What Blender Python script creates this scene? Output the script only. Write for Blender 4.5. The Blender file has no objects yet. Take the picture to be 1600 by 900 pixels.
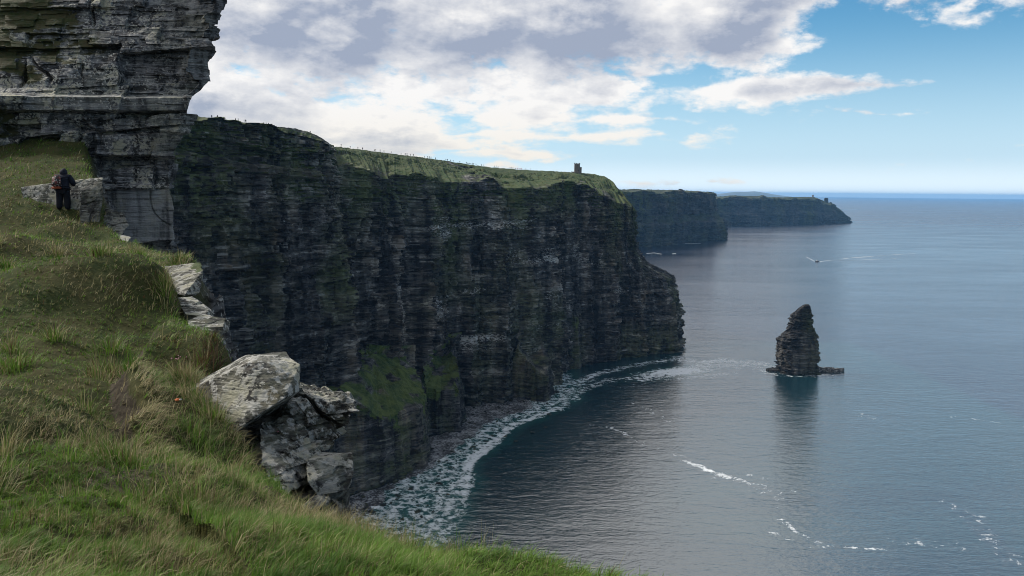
import bpy, bmesh, math, random
import numpy as np
from mathutils import Vector, Matrix

rng = np.random.default_rng(7)
random.seed(7)
S = bpy.context.scene
C = S.collection

# ------------------------------------------------------------------ camera
H = 170.0            # height of the eye over the sea
SEA_R = 60000.0
F = 1300.0
CX, CY = 800.0, 450.0
PITCH = math.atan((450 - 299.5) / F)
ROLL = math.atan(0.0094)
cam = bpy.data.cameras.new('camera')
cam.sensor_width = 36.0
cam.lens = F / 1600 * 36
cam.clip_start = 0.1
cam.clip_end = 200000
camo = bpy.data.objects.new('camera', cam)
C.objects.link(camo)
fwd = Vector((0, math.cos(PITCH), -math.sin(PITCH)))
rt0 = Vector((1, 0, 0))
up0 = rt0.cross(fwd)
rt = rt0 * math.cos(ROLL) + up0 * math.sin(ROLL)
up = up0 * math.cos(ROLL) - rt0 * math.sin(ROLL)
camo.matrix_world = Matrix(((rt.x, up.x, -fwd.x, 0), (rt.y, up.y, -fwd.y, 0), (rt.z, up.z, -fwd.z, H), (0, 0, 0, 1)))
S.camera = camo
RT, UP, FW = np.array(rt), np.array(up), np.array(fwd)
EYE = np.array([0, 0, H])


def at(px, py, D):
    """world point seen at photo position (px, py) lying D metres ahead"""
    px = np.asarray(px, float); py = np.asarray(py, float); D = np.asarray(D, float)
    d = FW + ((px - CX) / F)[..., None] * RT - ((py - CY) / F)[..., None] * UP
    return EYE + d * (D / d[..., 1])[..., None]


def sea_at(px, py, z=0.0):
    px = np.asarray(px, float); py = np.asarray(py, float)
    d = FW + ((px - CX) / F)[..., None] * RT - ((py - CY) / F)[..., None] * UP
    return EYE + d * ((z - H) / d[..., 2])[..., None]


# ------------------------------------------------------------------ noise
def _h(ix, iy, iz, seed):
    n = (ix.astype(np.int64) * 374761393 + iy.astype(np.int64) * 668265263 + iz.astype(np.int64) * 2147483647 + seed * 1274126177) & 0xFFFFFFFF
    n = ((n ^ (n >> 13)) * 1274126177) & 0xFFFFFFFF
    n = ((n ^ (n >> 16)) * 2246822519) & 0xFFFFFFFF
    return ((n ^ (n >> 15)) & 0xFFFFFF) / float(0xFFFFFF)


def hash2(a, b, seed=0):
    a = np.asarray(a); b = np.asarray(b)
    a, b = np.broadcast_arrays(a, b)
    return _h(a, b, np.zeros_like(a), seed)


def vn(x, y, z, seed=0):
    x, y, z = np.broadcast_arrays(np.asarray(x, float), np.asarray(y, float), np.asarray(z, float))
    ix, iy, iz = np.floor(x).astype(np.int64), np.floor(y).astype(np.int64), np.floor(z).astype(np.int64)
    fx, fy, fz = x - ix, y - iy, z - iz
    fx = fx * fx * (3 - 2 * fx); fy = fy * fy * (3 - 2 * fy); fz = fz * fz * (3 - 2 * fz)
    r = 0
    for dx in (0, 1):
        wx = fx if dx else 1 - fx
        for dy in (0, 1):
            wy = fy if dy else 1 - fy
            for dz in (0, 1):
                wz = fz if dz else 1 - fz
                r = r + wx * wy * wz * _h(ix + dx, iy + dy, iz + dz, seed)
    return r * 2 - 1


def fbm(x, y, z, seed=0, oct=4, gain=0.5):
    r = 0; a = 1; t = 0
    for i in range(oct):
        f = 2.03 ** i
        r = r + a * vn(x * f + 13.7 * i, y * f + 7.1 * i, z * f + 3.3 * i, seed + i * 17)
        t += a; a *= gain
    return r / t


def sst(a, b, x):
    t = np.clip((x - a) / (b - a), 0, 1)
    return t * t * (3 - 2 * t)


def strata(um, z, seed, tmin, tmax, amp_l, amp_b, wmin, wmax, zlo, zhi, warp=0.3):
    """beds of rock: each bed stands out by its own amount and is broken into blocks"""
    r = np.random.default_rng(seed)
    th = []
    tot = zlo
    b = []
    while tot < zhi:
        t = tmin + (tmax - tmin) * r.random() ** 2
        tot += t; b.append(tot)
    b = np.array(b)
    n = len(b) + 1
    zz = z + warp * vn(um / (wmax * 3), 0.0, 0.0, seed + 3) * (tmax)
    k = np.searchsorted(b, zz)
    off = r.random(n) * 2 - 1
    w = wmin + (wmax - wmin) * r.random(n)
    sh = r.random(n) * 100
    bc = um / w[k] + sh[k] + 0.25 * vn(um / w[k] * 0.8, k * 3.1, 0, seed + 5)
    bi = np.floor(bc).astype(np.int64)
    return amp_l * off[k] + amp_b * (hash2(k, bi, seed) * 2 - 1)


# ------------------------------------------------------------------ mesh helpers
def link(name, me, mat=None, parent=None):
    o = bpy.data.objects.new(name, me)
    C.objects.link(o)
    if mat is not None and hasattr(me, 'materials') and not me.materials:
        for m in (mat if isinstance(mat, (list, tuple)) else [mat]):
            me.materials.append(m)
    if parent is not None:
        o.parent = parent
    return o


def tag(o, label, cat, group=None, kind=None):
    o['label'] = label; o['category'] = cat
    if group: o['group'] = group
    if kind: o['kind'] = kind
    return o


def struct(o, kind='structure'):
    o['kind'] = kind
    return o


def empty(name, loc=(0, 0, 0), rz=0):
    o = bpy.data.objects.new(name, None)
    C.objects.link(o); o.location = loc; o.rotation_euler = (0, 0, rz)
    o.empty_display_size = 0.2
    return o


def raw_mesh(name, V, Fq, smooth=False, attrs=None):
    """V (n,3); Fq (m,k) faces of one size or a list of such arrays"""
    me = bpy.data.meshes.new(name)
    if not isinstance(Fq, list): Fq = [Fq]
    V = np.ascontiguousarray(V, dtype=np.float32)
    me.vertices.add(len(V))
    me.vertices.foreach_set('co', V.ravel())
    loops = np.concatenate([f.ravel() for f in Fq]).astype(np.int32)
    sizes = np.concatenate([np.full(len(f), f.shape[1], np.int32) for f in Fq])
    starts = np.concatenate([[0], np.cumsum(sizes)[:-1]]).astype(np.int32)
    me.loops.add(len(loops)); me.loops.foreach_set('vertex_index', loops)
    me.polygons.add(len(sizes)); me.polygons.foreach_set('loop_start', starts)
    try: me.polygons.foreach_set('loop_total', sizes)
    except Exception: pass
    me.update(calc_edges=True)
    me.polygons.foreach_set('use_smooth', np.full(len(sizes), smooth, bool))
    for k, a in (attrs or {}).items():
        a = np.asarray(a, dtype=np.float32)
        if a.ndim == 2:
            at_ = me.attributes.new(k, 'FLOAT_COLOR', 'POINT')
            c = np.ones((len(a), 4), np.float32); c[:, :a.shape[1]] = a
            at_.data.foreach_set('color', c.ravel())
        else:
            at_ = me.attributes.new(k, 'FLOAT', 'POINT')
            at_.data.foreach_set('value', a.ravel())
    me.validate(clean_customdata=False)
    return me


def grid_faces(nv, nu, wrap=False):
    i = np.arange(nv - 1)[:, None]; j = np.arange(nu if wrap else nu - 1)[None, :]
    j2 = (j + 1) % nu
    return np.stack([i * nu + j, i * nu + j2, (i + 1) * nu + j2, (i + 1) * nu + j], -1).reshape(-1, 4)


def grid_mesh(name, P, attrs=None, smooth=False, wrap=False, flip=False):
    nv, nu = P.shape[:2]
    f = grid_faces(nv, nu, wrap)
    if flip: f = f[:, ::-1]
    return raw_mesh(name, P.reshape(-1, 3), f, smooth, {k: v.reshape(nv * nu, *v.shape[2:]) for k, v in (attrs or {}).items()})


def grid_normal(P):
    du = np.gradient(P, axis=1); dv = np.gradient(P, axis=0)
    n = np.cross(du, dv)
    return n / (np.linalg.norm(n, axis=-1, keepdims=True) + 1e-9)


# ------------------------------------------------------------------ node helpers
class G:
    def __init__(s, tree): s.t = tree
    def n(s, typ, ins=None, **props):
        nd = s.t.nodes.new('ShaderNode' + typ)
        for k, v in props.items(): setattr(nd, k, v)
        for k, v in (ins or {}).items():
            if isinstance(v, bpy.types.NodeSocket): s.t.links.new(v, nd.inputs[k])
            else: nd.inputs[k].default_value = v
        return nd
    def m(s, op, a, b=0.0, c=0.0, clamp=False):
        return s.n('Math', {0: a, 1: b, 2: c}, operation=op, use_clamp=clamp).outputs[0]
    def vm(s, op, a, b=None, scale=None):
        ins = {0: a}
        if b is not None: ins[1] = b
        if scale is not None: ins['Scale'] = scale
        nd = s.n('VectorMath', ins, operation=op)
        return nd.outputs['Value'] if op in ('LENGTH', 'DOT_PRODUCT') else nd.outputs[0]
    def noise(s, vec, scale=1.0, detail=4.0, rough=0.5, dist=0.0, typ='FBM'):
        nd = s.n('TexNoise', {'Vector': vec, 'Scale': scale, 'Detail': detail, 'Roughness': rough, 'Distortion': dist})
        return nd.outputs['Fac']
    def voro(s, vec, scale=1.0, feature='F1', detail=0.0, rnd=1.0, out='Distance'):
        nd = s.n('TexVoronoi', {'Vector': vec, 'Scale': scale, 'Randomness': rnd}, feature=feature)
        if 'Detail' in nd.inputs: nd.inputs['Detail'].default_value = detail
        return nd.outputs[out]
    def mapr(s, x, a, b, c=0.0, d=1.0, typ='SMOOTHSTEP'):
        return s.n('MapRange', {'Value': x, 'From Min': a, 'From Max': b, 'To Min': c, 'To Max': d}, interpolation_type=typ).outputs[0]
    def mix(s, f, a, b, blend='MIX'):
        nd = s.n('Mix', data_type='RGBA', blend_type=blend)
        for i, v in ((0, f), (6, a), (7, b)):
            if isinstance(v, bpy.types.NodeSocket): s.t.links.new(v, nd.inputs[i])
            else: nd.inputs[i].default_value = v if i == 0 else (*v, 1.0)[:4]
        return nd.outputs[2]
    def attr(s, name, col=False):
        return s.n('Attribute', attribute_name=name).outputs['Color' if col else 'Fac']
    def sep(s, v):
        return s.n('SeparateXYZ', {0: v}).outputs
    def comb(s, x, y, z):
        return s.n('CombineXYZ', {0: x, 1: y, 2: z}).outputs[0]
    def curve(s, x, pts):
        nd = s.n('FloatCurve', {'Value': x})
        c = nd.mapping.curves[0]
        while len(c.points) < len(pts): c.points.new(0.5, 0.5)
        for p, q in zip(c.points, pts): p.location = q; p.handle_type = 'AUTO_CLAMPED'
        nd.mapping.update()
        return nd.outputs[0]


def material(name):
    m = bpy.data.materials.new(name); m.use_nodes = True
    t = m.node_tree; t.nodes.clear()
    g = G(t)
    out = g.n('OutputMaterial')
    b = g.n('BsdfPrincipled')
    t.links.new(b.outputs[0], out.inputs[0])
    return m, g, b, out


def setin(g, b, **kw):
    for k, v in kw.items():
        k = k.replace('_', ' ')
        if isinstance(v, bpy.types.NodeSocket): g.t.links.new(v, b.inputs[k])
        else:
            b.inputs[k].default_value = (*v, 1.0)[:4] if isinstance(v, tuple) else v


def plain(name, col, rough=0.7, spec=0.3):
    m, g, b, o = material(name)
    p = g.n('NewGeometry').outputs['Position']
    ob = g.n('TexCoord').outputs['Object']
    n = g.noise(ob, 9.0, 4)
    f = g.mapr(n, 0.3, 0.7, 0.75, 1.25, 'LINEAR')
    c = g.vm('SCALE', g.comb(*col), scale=f)
    setin(g, b, Base_Color=c, Roughness=rough, Specular_IOR_Level=spec)
    return m


# ------------------------------------------------------------------ world
SUN_EL, SUN_AZ = math.radians(42), math.radians(-66)      # azimuth from +Y towards +X
def make_world():
    w = bpy.data.worlds.new('World'); S.world = w; w.use_nodes = True
    w.cycles.sampling_method = 'MANUAL'; w.cycles.sample_map_resolution = 512
    t = w.node_tree; t.nodes.clear(); g = G(t)
    out = g.n('OutputWorld'); bg = g.n('Background', {'Strength': 0.1})
    t.links.new(bg.outputs[0], out.inputs[0])
    sky = g.n('TexSky', sky_type='NISHITA')
    sky.sun_disc = False; sky.sun_elevation = SUN_EL; sky.sun_rotation = SUN_AZ
    sky.altitude = 100; sky.air_density = 1.0; sky.dust_density = 0.6; sky.ozone_density = 2.0
    d = g.n('TexCoord').outputs['Generated']
    x, y, z = g.sep(d)
    az = g.m('ARCTAN2', x, y)
    el = g.m('MAXIMUM', z, 0.0)
    inv = g.m('DIVIDE', 1.0, g.m('ADD', el, 0.13))
    p = g.vm('SCALE', g.comb(x, y, 0.0), scale=inv)
    # sky colour
    blue = g.mix(1.0, sky.outputs[0], (0.44, 0.84, 0.99), 'MULTIPLY')
    pale = g.mapr(el, -0.01, 0.21, 1.0, 0.0)
    blue = g.mix(g.m('MULTIPLY', pale, 0.80), blue, (5.9, 7.3, 8.8))
    blue = g.mix(g.m('MULTIPLY', g.mapr(el, 0.0, 0.045, 1.0, 0.0), 0.8), blue, (8.3, 9.3, 9.6))
    # where the cloud bank ends: lowest elevation covered, by azimuth
    a01 = g.m('MULTIPLY_ADD', az, 0.5, 0.5, clamp=True)
    fb = g.curve(a01, [(0.0, 0.02), (0.30, 0.02), (0.40, 0.06), (0.47, 0.14), (0.53, 0.25), (0.585, 0.32), (0.62, 0.40), (0.65, 0.53), (0.69, 0.68), (0.74, 0.71), (0.80, 0.75), (1.0, 0.66)])
    fb = g.m('MULTIPLY', fb, 0.28)
    warp = g.m('MULTIPLY', g.m('SUBTRACT', g.noise(p, 1.7, 4), 0.5), 0.08)
    above = g.mapr(g.m('ADD', g.m('SUBTRACT', el, fb), warp), -0.03, 0.045, 0.0, 1.0, 'LINEAR')
    above = g.m('MULTIPLY', above, g.m('SUBTRACT', 1.0, g.m('MULTIPLY', g.m('MULTIPLY', g.mapr(az, 0.15, 0.6), g.mapr(el, 0.25, 0.34)), 0.55)))
    eln = g.m('ADD', el, g.m('MULTIPLY', g.m('SUBTRACT', g.noise(g.comb(az, g.m('MULTIPLY', el, 2.0), 0.0), 8.0, 3), 0.5), 0.03))
    def band(ctr, half, a0, a1, wt, tilt=0.0):
        c_ = g.m('MULTIPLY_ADD', az, tilt, ctr)
        v = g.m('SUBTRACT', 1.0, g.m('DIVIDE', g.m('ABSOLUTE', g.m('SUBTRACT', eln, c_)), half))
        return g.m('MULTIPLY', g.m('MULTIPLY', g.m('MAXIMUM', v, 0.0), g.mapr(az, a0, a1, 1.0, 0.0)), wt)
    bands = [band(0.113, g.mapr(az, 0.05, 0.50, 0.042, 0.010, 'LINEAR'), 0.36, 0.56, 0.86, 0.012),
             band(0.083, 0.016, 0.14, 0.30, 0.78), band(0.066, 0.014, 0.10, 0.26, 0.76), band(0.045, 0.015, -0.02, 0.16, 0.72), band(0.028, 0.012, -0.12, 0.10, 0.7),
             g.m('MULTIPLY', band(0.088, 0.011, 0.42, 0.50, 0.66), g.mapr(az, 0.33, 0.40)),
             g.m('MULTIPLY', band(0.012, 0.020, 0.26, 0.36, 0.60), g.mapr(az, 0.09, 0.15))]
    cov = above
    covb = above
    for b_ in bands:
        cov = g.m('MAXIMUM', cov, b_); covb = g.m('MAXIMUM', covb, g.m('MULTIPLY', b_, 0.70))
    # billows
    q = g.comb(g.m('MULTIPLY', az, 1.0), g.m('MULTIPLY', g.m('POWER', g.m('ADD', el, 0.012), 0.72), 1.6), 0.0)
    def billow(off, det=8.0):
        v = g.vm('ADD', q, off)
        n1 = g.noise(v, 6.0, det, 0.60)
        wc = g.vm('SUBTRACT', g.n('TexNoise', {'Vector': v, 'Scale': 22.0, 'Detail': 5.0, 'Roughness': 0.62}).outputs['Color'], (0.5, 0.5, 0.5))
        wv = g.vm('ADD', v, g.vm('SCALE', wc, scale=0.085))
        n2 = g.voro(wv, 14.0, 'F1'); n3 = g.voro(wv, 36.0, 'F1')
        return g.m('SUBTRACT', n1, g.m('ADD', g.m('MULTIPLY', n2, 0.17), g.m('MULTIPLY', n3, 0.09)))
    O = (5.3, 2.7)
    b0 = billow((O[0], O[1], 0.0))
    b1 = billow((O[0] - 0.005, O[1] + 0.013, 0.0), 6.0)
    soft = g.noise(g.vm('ADD', q, (O[0], O[1], 0.0)), 6.0, 2.0, 0.55)
    dens = g.m('ADD', g.m('MULTIPLY', cov, 0.66), g.m('MULTIPLY', g.m('SUBTRACT', b0, 0.40), 1.75))
    mask = g.mapr(dens, 0.20, 0.46)
    body = g.m('ADD', g.m('MULTIPLY', covb, 0.62), g.m('ADD', g.m('MULTIPLY', g.m('SUBTRACT', soft, 0.5), 1.5), g.m('MULTIPLY', g.m('SUBTRACT', b0, 0.40), 0.7)))
    thick = g.mapr(body, 0.28, 0.72)
    big = g.noise(g.vm('ADD', q, (9.0, 4.0, 0.0)), 3.2, 3, 0.55)
    relief = g.m('MULTIPLY', g.m('SUBTRACT', b0, b1), 3.4)
    soft2 = g.noise(g.vm('ADD', q, (O[0] - 0.02, O[1] + 0.05, 0.0)), 6.0, 2.0, 0.55)
    relief = g.m('ADD', g.m('MULTIPLY', relief, 0.85), g.m('MULTIPLY', g.m('SUBTRACT', soft, soft2), 2.8))
    lit = g.m('ADD', g.m('SUBTRACT', 1.0, g.m('MULTIPLY', thick, 0.86)), relief)
    lit = g.m('ADD', lit, g.m('MULTIPLY', g.m('SUBTRACT', big, 0.5), -1.7))
    lowe = g.m('ADD', g.mapr(el, 0.04, 0.11, 0.22, 0.0), g.mapr(el, 0.215, 0.31, 0.0, 0.9))
    lit = g.m('ADD', lit, lowe)
    lit = g.mapr(lit, -0.05, 1.05, 0.0, 1.0, 'LINEAR')
    ccol = g.mix(lit, (2.9, 3.35, 4.35), (7.9, 7.8, 7.7))
    warm = g.mapr(el, 0.02, 0.12, 0.8, 0.0)
    ccol = g.mix(warm, ccol, g.mix(lit, (4.5, 4.8, 5.2), (7.7, 7.2, 6.3)))
    mask = g.m('MULTIPLY', mask, g.mapr(z, -0.002, 0.006))
    col = g.mix(mask, blue, ccol)
    t.links.new(col, bg.inputs['Color'])
    return w
make_world()
sun = bpy.data.lights.new('sun', 'SUN'); sun.energy = 4.0; sun.angle = math.radians(10); sun.color = (1.0, 0.95, 0.88)
so = bpy.data.objects.new('sun', sun); C.objects.link(so)
sd = Vector((math.sin(SUN_AZ) * math.cos(SUN_EL), math.cos(SUN_AZ) * math.cos(SUN_EL), math.sin(SUN_EL)))
so.rotation_euler = sd.to_track_quat('Z', 'Y').to_euler()


# ------------------------------------------------------------------ materials
def rock_material(name, s=1.0, dark=(0.008, 0.008, 0.010), mid=(0.062, 0.060, 0.060), light=(0.21, 0.20, 0.185), guano=True, lichen=0.0, moss=True, ga=(0.021, 0.048, 0.009), gb=(0.057, 0.067, 0.022), brown=1.0, palec=(0.17, 0.16, 0.14), bump=2.0):
    """layered shale and sandstone; s = feature size in metres"""
    m, g, b, out = material(name)
    pos = g.n('NewGeometry').outputs['Position']
    x, y, z = g.sep(pos)
    i = 1.0 / s
    wv = g.vm('MULTIPLY', pos, (0.10 * i, 0.10 * i, 1.1 * i))
    n_str = g.noise(wv, 0.55, 7, 0.62)
    n_fine = g.noise(g.vm('MULTIPLY', pos, (0.5 * i, 0.5 * i, 2.4 * i)), 0.9, 6, 0.65)
    n_vert = g.noise(g.vm('MULTIPLY', pos, (0.30 * i, 0.30 * i, 0.028 * i)), 0.8, 5, 0.6)
    n_big = g.noise(g.vm('SCALE', pos, scale=0.035 * i), 1.0, 4, 0.55)
    f = g.m('ADD', g.m('MULTIPLY', n_str, 0.36), g.m('ADD', g.m('MULTIPLY', n_fine, 0.34), g.m('MULTIPLY', n_vert, 0.45)))
    col = g.mix(g.mapr(f, 0.525, 0.590), dark, mid)
    col = g.mix(g.mapr(f, 0.605, 0.675), col, light)
    brn = g.mapr(g.noise(g.vm('MULTIPLY', pos, (0.06 * i, 0.06 * i, 0.03 * i)), 1.0, 4, 0.6), 0.45, 0.62)
    col = g.mix(g.m('MULTIPLY', brn, 0.30 * brown), col, g.mix(1.0, col, (1.35, 1.05, 0.72), 'MULTIPLY'))
    col = g.mix(g.m('MULTIPLY', g.attr('pale'), g.mapr(n_vert, 0.3, 0.6, 0.25, 1.0)), col, palec)
    # crisp pale and dark partings along the bedding
    wz = g.vm('ADD', pos, g.comb(0.0, 0.0, g.m('MULTIPLY', g.noise(g.vm('SCALE', pos, scale=0.03 * i), 1.0, 3), 3.0 * s)))
    nl = g.noise(g.vm('MULTIPLY', wz, (0.035 * i, 0.035 * i, 1.5 * i)), 1.0, 4, 0.6)
    ml = g.noise(g.vm('MULTIPLY', pos, (0.16 * i, 0.16 * i, 0.10 * i)), 1.0, 4, 0.65)
    col = g.mix(g.m('MULTIPLY', g.mapr(nl, 0.57, 0.62), g.mapr(ml, 0.54, 0.66)), col, light)
    col = g.mix(g.m('MULTIPLY', g.mapr(nl, 0.45, 0.41), 0.6), col, dark)
    # rusty and ochre seeps
    ru = g.m('MULTIPLY', g.mapr(n_vert, 0.52, 0.66), g.mapr(n_big, 0.42, 0.60))
    col = g.mix(g.m('MULTIPLY', ru, 0.42 * brown), col, (0.105, 0.072, 0.032))
    if moss:
        mo = g.m('MULTIPLY', g.attr('green'), g.mapr(g.m('ADD', g.m('MULTIPLY', n_vert, 0.55), g.m('MULTIPLY', n_fine, 0.5)), 0.44, 0.58))
        col = g.mix(g.m('MULTIPLY', mo, 0.85), col, (0.058, 0.080, 0.018))
    if guano:
        gn = g.noise(g.vm('MULTIPLY', pos, (1.0 * i, 1.0 * i, 4.0 * i)), 1.1, 3, 0.6)
        gl = g.noise(g.vm('MULTIPLY', pos, (0.03 * i, 0.03 * i, 0.9 * i)), 0.5, 2, 0.5)
        gm = g.m('MULTIPLY', g.mapr(g.m('ADD', g.m('MULTIPLY', gn, 0.62), g.m('ADD', g.m('MULTIPLY', gl, 0.3), g.m('MULTIPLY', g.attr('guano'), 0.22))), 0.67, 0.72), g.attr('guano'))
        col = g.mix(gm, col, (0.42, 0.42, 0.40))
    if lichen > 0:
        l1 = g.noise(pos, 7.0 , 8, 0.72)
        l2 = g.noise(g.vm('ADD', pos, (31.0, 7.0, 3.0)), 2.0 if lichen > 0.8 else 0.9, 5, 0.65)
        l3 = g.voro(pos, 9.0, 'F1', 1.0)
        lm = g.mapr(g.m('ADD', g.m('MULTIPLY', l1, 0.75), g.m('ADD', g.m('MULTIPLY', l2, 0.65), g.m('MULTIPLY', l3, -0.10))), 0.76 - lichen * 0.16, 0.82 - lichen * 0.16)
        lcol = g.mix(g.noise(pos, 14.0, 4), (0.19, 0.19, 0.175), (0.45, 0.44, 0.40))
        lcol = g.mix(g.mapr(l2, 0.5, 0.65, 0.0, 0.5), lcol, (0.25, 0.235, 0.12))
        col = g.mix(g.m('MULTIPLY', lm, g.attr('lichen')), col, lcol)
    # grass on ledges and slopes
    gr = g.attr('grass')
    gnz = g.noise(g.vm('SCALE', pos, scale=0.28 * i), 1.0, 6, 0.62)
    gn2 = g.noise(g.vm('SCALE', pos, scale=1.6 * i), 1.0, 4, 0.62)
    gcol = g.mix(g.mapr(g.m('ADD', g.m('MULTIPLY', gnz, 0.7), g.m('MULTIPLY', gn2, 0.3)), 0.36, 0.62), ga, gb)
    gm_ = g.mapr(g.m('ADD', gr, g.m('MULTIPLY', g.m('SUBTRACT', gnz, 0.5), 0.9)), 0.42, 0.62)
    col = g.mix(gm_, col, gcol)
    hgt = g.m('ADD', g.m('MULTIPLY', n_str, 0.6), g.m('ADD', g.m('MULTIPLY', n_fine, 0.35), g.m('MULTIPLY', n_vert, 0.5)))
    bmp = g.n('Bump', {'Height': hgt, 'Strength': 1.0, 'Distance': bump * s})
    setin(g, b, Base_Color=col, Roughness=0.85, Specular_IOR_Level=0.25, Normal=bmp.outputs[0])
    return m

M_cliff = rock_material('cliff_rock', 2.8, mid=(0.066, 0.064, 0.062), light=(0.27, 0.262, 0.245), bump=0.7)
M_butt = rock_material('buttress_rock', 2.4, light=(0.18, 0.17, 0.15), ga=(0.015, 0.036, 0.007), gb=(0.080, 0.102, 0.026), bump=0.7)
M_stack = rock_material('stack_rock', 1.6, mid=(0.040, 0.040, 0.040), light=(0.14, 0.137, 0.128), guano=True, brown=0.4)
M_far = rock_material('headland_rock', 9.0, dark=(0.012, 0.013, 0.015), mid=(0.045, 0.046, 0.05), light=(0.085, 0.083, 0.08), guano=False, ga=(0.020, 0.038, 0.014), gb=(0.052, 0.056, 0.032))
M_near = rock_material('near_rock', 0.10, dark=(0.020, 0.021, 0.022), mid=(0.12, 0.123, 0.128), light=(0.27, 0.27, 0.265), guano=False, lichen=0.80, ga=(0.022, 0.036, 0.008), gb=(0.052, 0.047, 0.020), brown=0.15, palec=(0.36, 0.36, 0.355))
M_boulder = rock_material('boulder_rock', 0.06, dark=(0.018, 0.018, 0.017), mid=(0.09, 0.09, 0.088), light=(0.20, 0.20, 0.19), guano=False, lichen=1.0)

def soil_material():
    m, g, b, out = material('turf_soil')
    pos = g.n('NewGeometry').outputs['Position']
    n1 = g.noise(pos, 1.2, 6, 0.6); n2 = g.noise(pos, 14.0, 6, 0.65); n3 = g.noise(pos, 60.0, 3, 0.6)
    col = g.mix(g.mapr(n1, 0.35, 0.65), (0.022, 0.034, 0.009), (0.050, 0.046, 0.018))
    col = g.mix(g.mapr(n2, 0.45, 0.7), col, (0.065, 0.068, 0.024))
    dirt = g.mix(g.mapr(n2, 0.35, 0.65), (0.022, 0.018, 0.012), (0.070, 0.058, 0.042))
    col = g.mix(g.mapr(g.m('ADD', g.attr('dirt'), g.m('MULTIPLY', g.m('SUBTRACT', n2, 0.5), 0.8)), 0.35, 0.6), col, dirt)
    nr = g.noise(g.vm('MULTIPLY', pos, (0.9, 0.9, 5.0)), 1.6, 6, 0.65); nl_ = g.noise(pos, 5.0, 7, 0.7)
    rk = g.mix(g.mapr(nr, 0.38, 0.62), (0.016, 0.016, 0.017), (0.10, 0.10, 0.10))
    rk = g.mix(g.mapr(nl_, 0.55, 0.62), rk, (0.30, 0.295, 0.27))
    col = g.mix(g.attr('rock'), col, rk)
    bmp = g.n('Bump', {'Height': g.m('ADD', n2, g.m('MULTIPLY', n3, 0.4)), 'Strength': 0.8, 'Distance': 0.05})
    setin(g, b, Base_Color=col, Roughness=0.95, Specular_IOR_Level=0.1, Normal=bmp.outputs[0])
    return m
M_soil = soil_material()

def grass_material():
    m, g, b, out = material('grass_blades')
    col = g.attr('col', True)
    setin(g, b, Base_Color=col, Roughness=0.6, Specular_IOR_Level=0.2)
    tr = g.n('BsdfTranslucent', {'Color': col})
    mx = g.n('MixShader', {0: 0.3})
    g.t.links.new(b.outputs[0], mx.inputs[1]); g.t.links.new(tr.outputs[0], mx.inputs[2])
    g.t.links.new(mx.outputs[0], out.inputs[0])
    return m
M_grass = grass_material()

def sea_material():
    m, g, b, out = material('sea_water')
    pos = g.n('NewGeometry').outputs['Position']
    # swell, wind waves, ripples: crests run across the view
    w1 = g.noise(g.vm('MULTIPLY', pos, (0.012, 0.030, 0.0)), 1.0, 2, 0.5, 0.4)
    w2 = g.noise(g.vm('MULTIPLY', g.vm('ADD', pos, (17, 91, 0)), (0.075, 0.20, 0.0)), 1.0, 3, 0.55, 0.6)
    w3 = g.noise(g.vm('MULTIPLY', pos, (0.32, 0.70, 0.0)), 1.0, 3, 0.6, 0.3)
    hgt = g.m('ADD', g.m('MULTIPLY', w1, 0.7), g.m('ADD', g.m('MULTIPLY', w2, 0.48), g.m('MULTIPLY', w3, 0.25)))
    dist = g.vm('LENGTH', pos)
    st = g.mapr(dist, 500.0, 6000.0, 1.0, 0.9)
    bmp = g.n('Bump', {'Height': hgt, 'Strength': st, 'Distance': 1.0})
    # wind slicks
    sl = g.noise(g.vm('MULTIPLY', pos, (0.0022, 0.0075, 0.0)), 1.0, 4, 0.6, 0.8)
    ro = g.m('ADD', g.mapr(sl, 0.35, 0.65, 0.05, 0.15, 'LINEAR'), g.mapr(dist, 900.0, 7000.0, 0.0, 0.20, 'LINEAR'))
    # foam
    fo = g.attr('foam'); tq = g.attr('shallow')
    wpos = g.vm('ADD', pos, g.vm('SCALE', g.n('TexNoise', {'Vector': pos, 'Scale': 0.16, 'Detail': 4.0}).outputs['Color'], scale=7.0))
    v1 = g.voro(wpos, 0.16, 'DISTANCE_TO_EDGE')
    v2 = g.voro(wpos, 0.42, 'DISTANCE_TO_EDGE')
    nf = g.noise(pos, 0.17, 8, 0.70)
    lace = g.m('SUBTRACT', 1.0, g.m('MINIMUM', g.m('MULTIPLY', g.m('MINIMUM', g.m('MULTIPLY', v1, 1.0), g.m('MULTIPLY', v2, 1.5)), 3.0), 1.0))
    fm = g.m('ADD', fo, g.m('ADD', g.m('MULTIPLY', g.m('SUBTRACT', lace, 0.80), 0.42), g.m('MULTIPLY', g.m('SUBTRACT', nf, 0.5), 2.6)))
    fm = g.m('MULTIPLY', g.mapr(fm, 0.40, 0.98), g.mapr(fo, 0.02, 0.2))
    deep = g.mix(tq, (0.004, 0.009, 0.024), (0.014, 0.105, 0.100))
    col = g.mix(fm, deep, (0.66, 0.69, 0.70))
    setin(g, b, Base_Color=col, Roughness=g.mix(fm, g.comb(ro, ro, ro), (0.7, 0.7, 0.7)), IOR=3.0, Specular_IOR_Level=0.5, Normal=bmp.outputs[0])
    return m
M_sea = sea_material()

def foam_material():
    m, g, b, out = material('sea_foam')
    n = g.noise(g.n('NewGeometry').outputs['Position'], 0.12, 4)
    setin(g, b, Base_Color=g.mix(n, (0.42, 0.47, 0.50), (0.72, 0.74, 0.75)), Roughness=0.75)
    return m
M_foam = foam_material()


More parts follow.
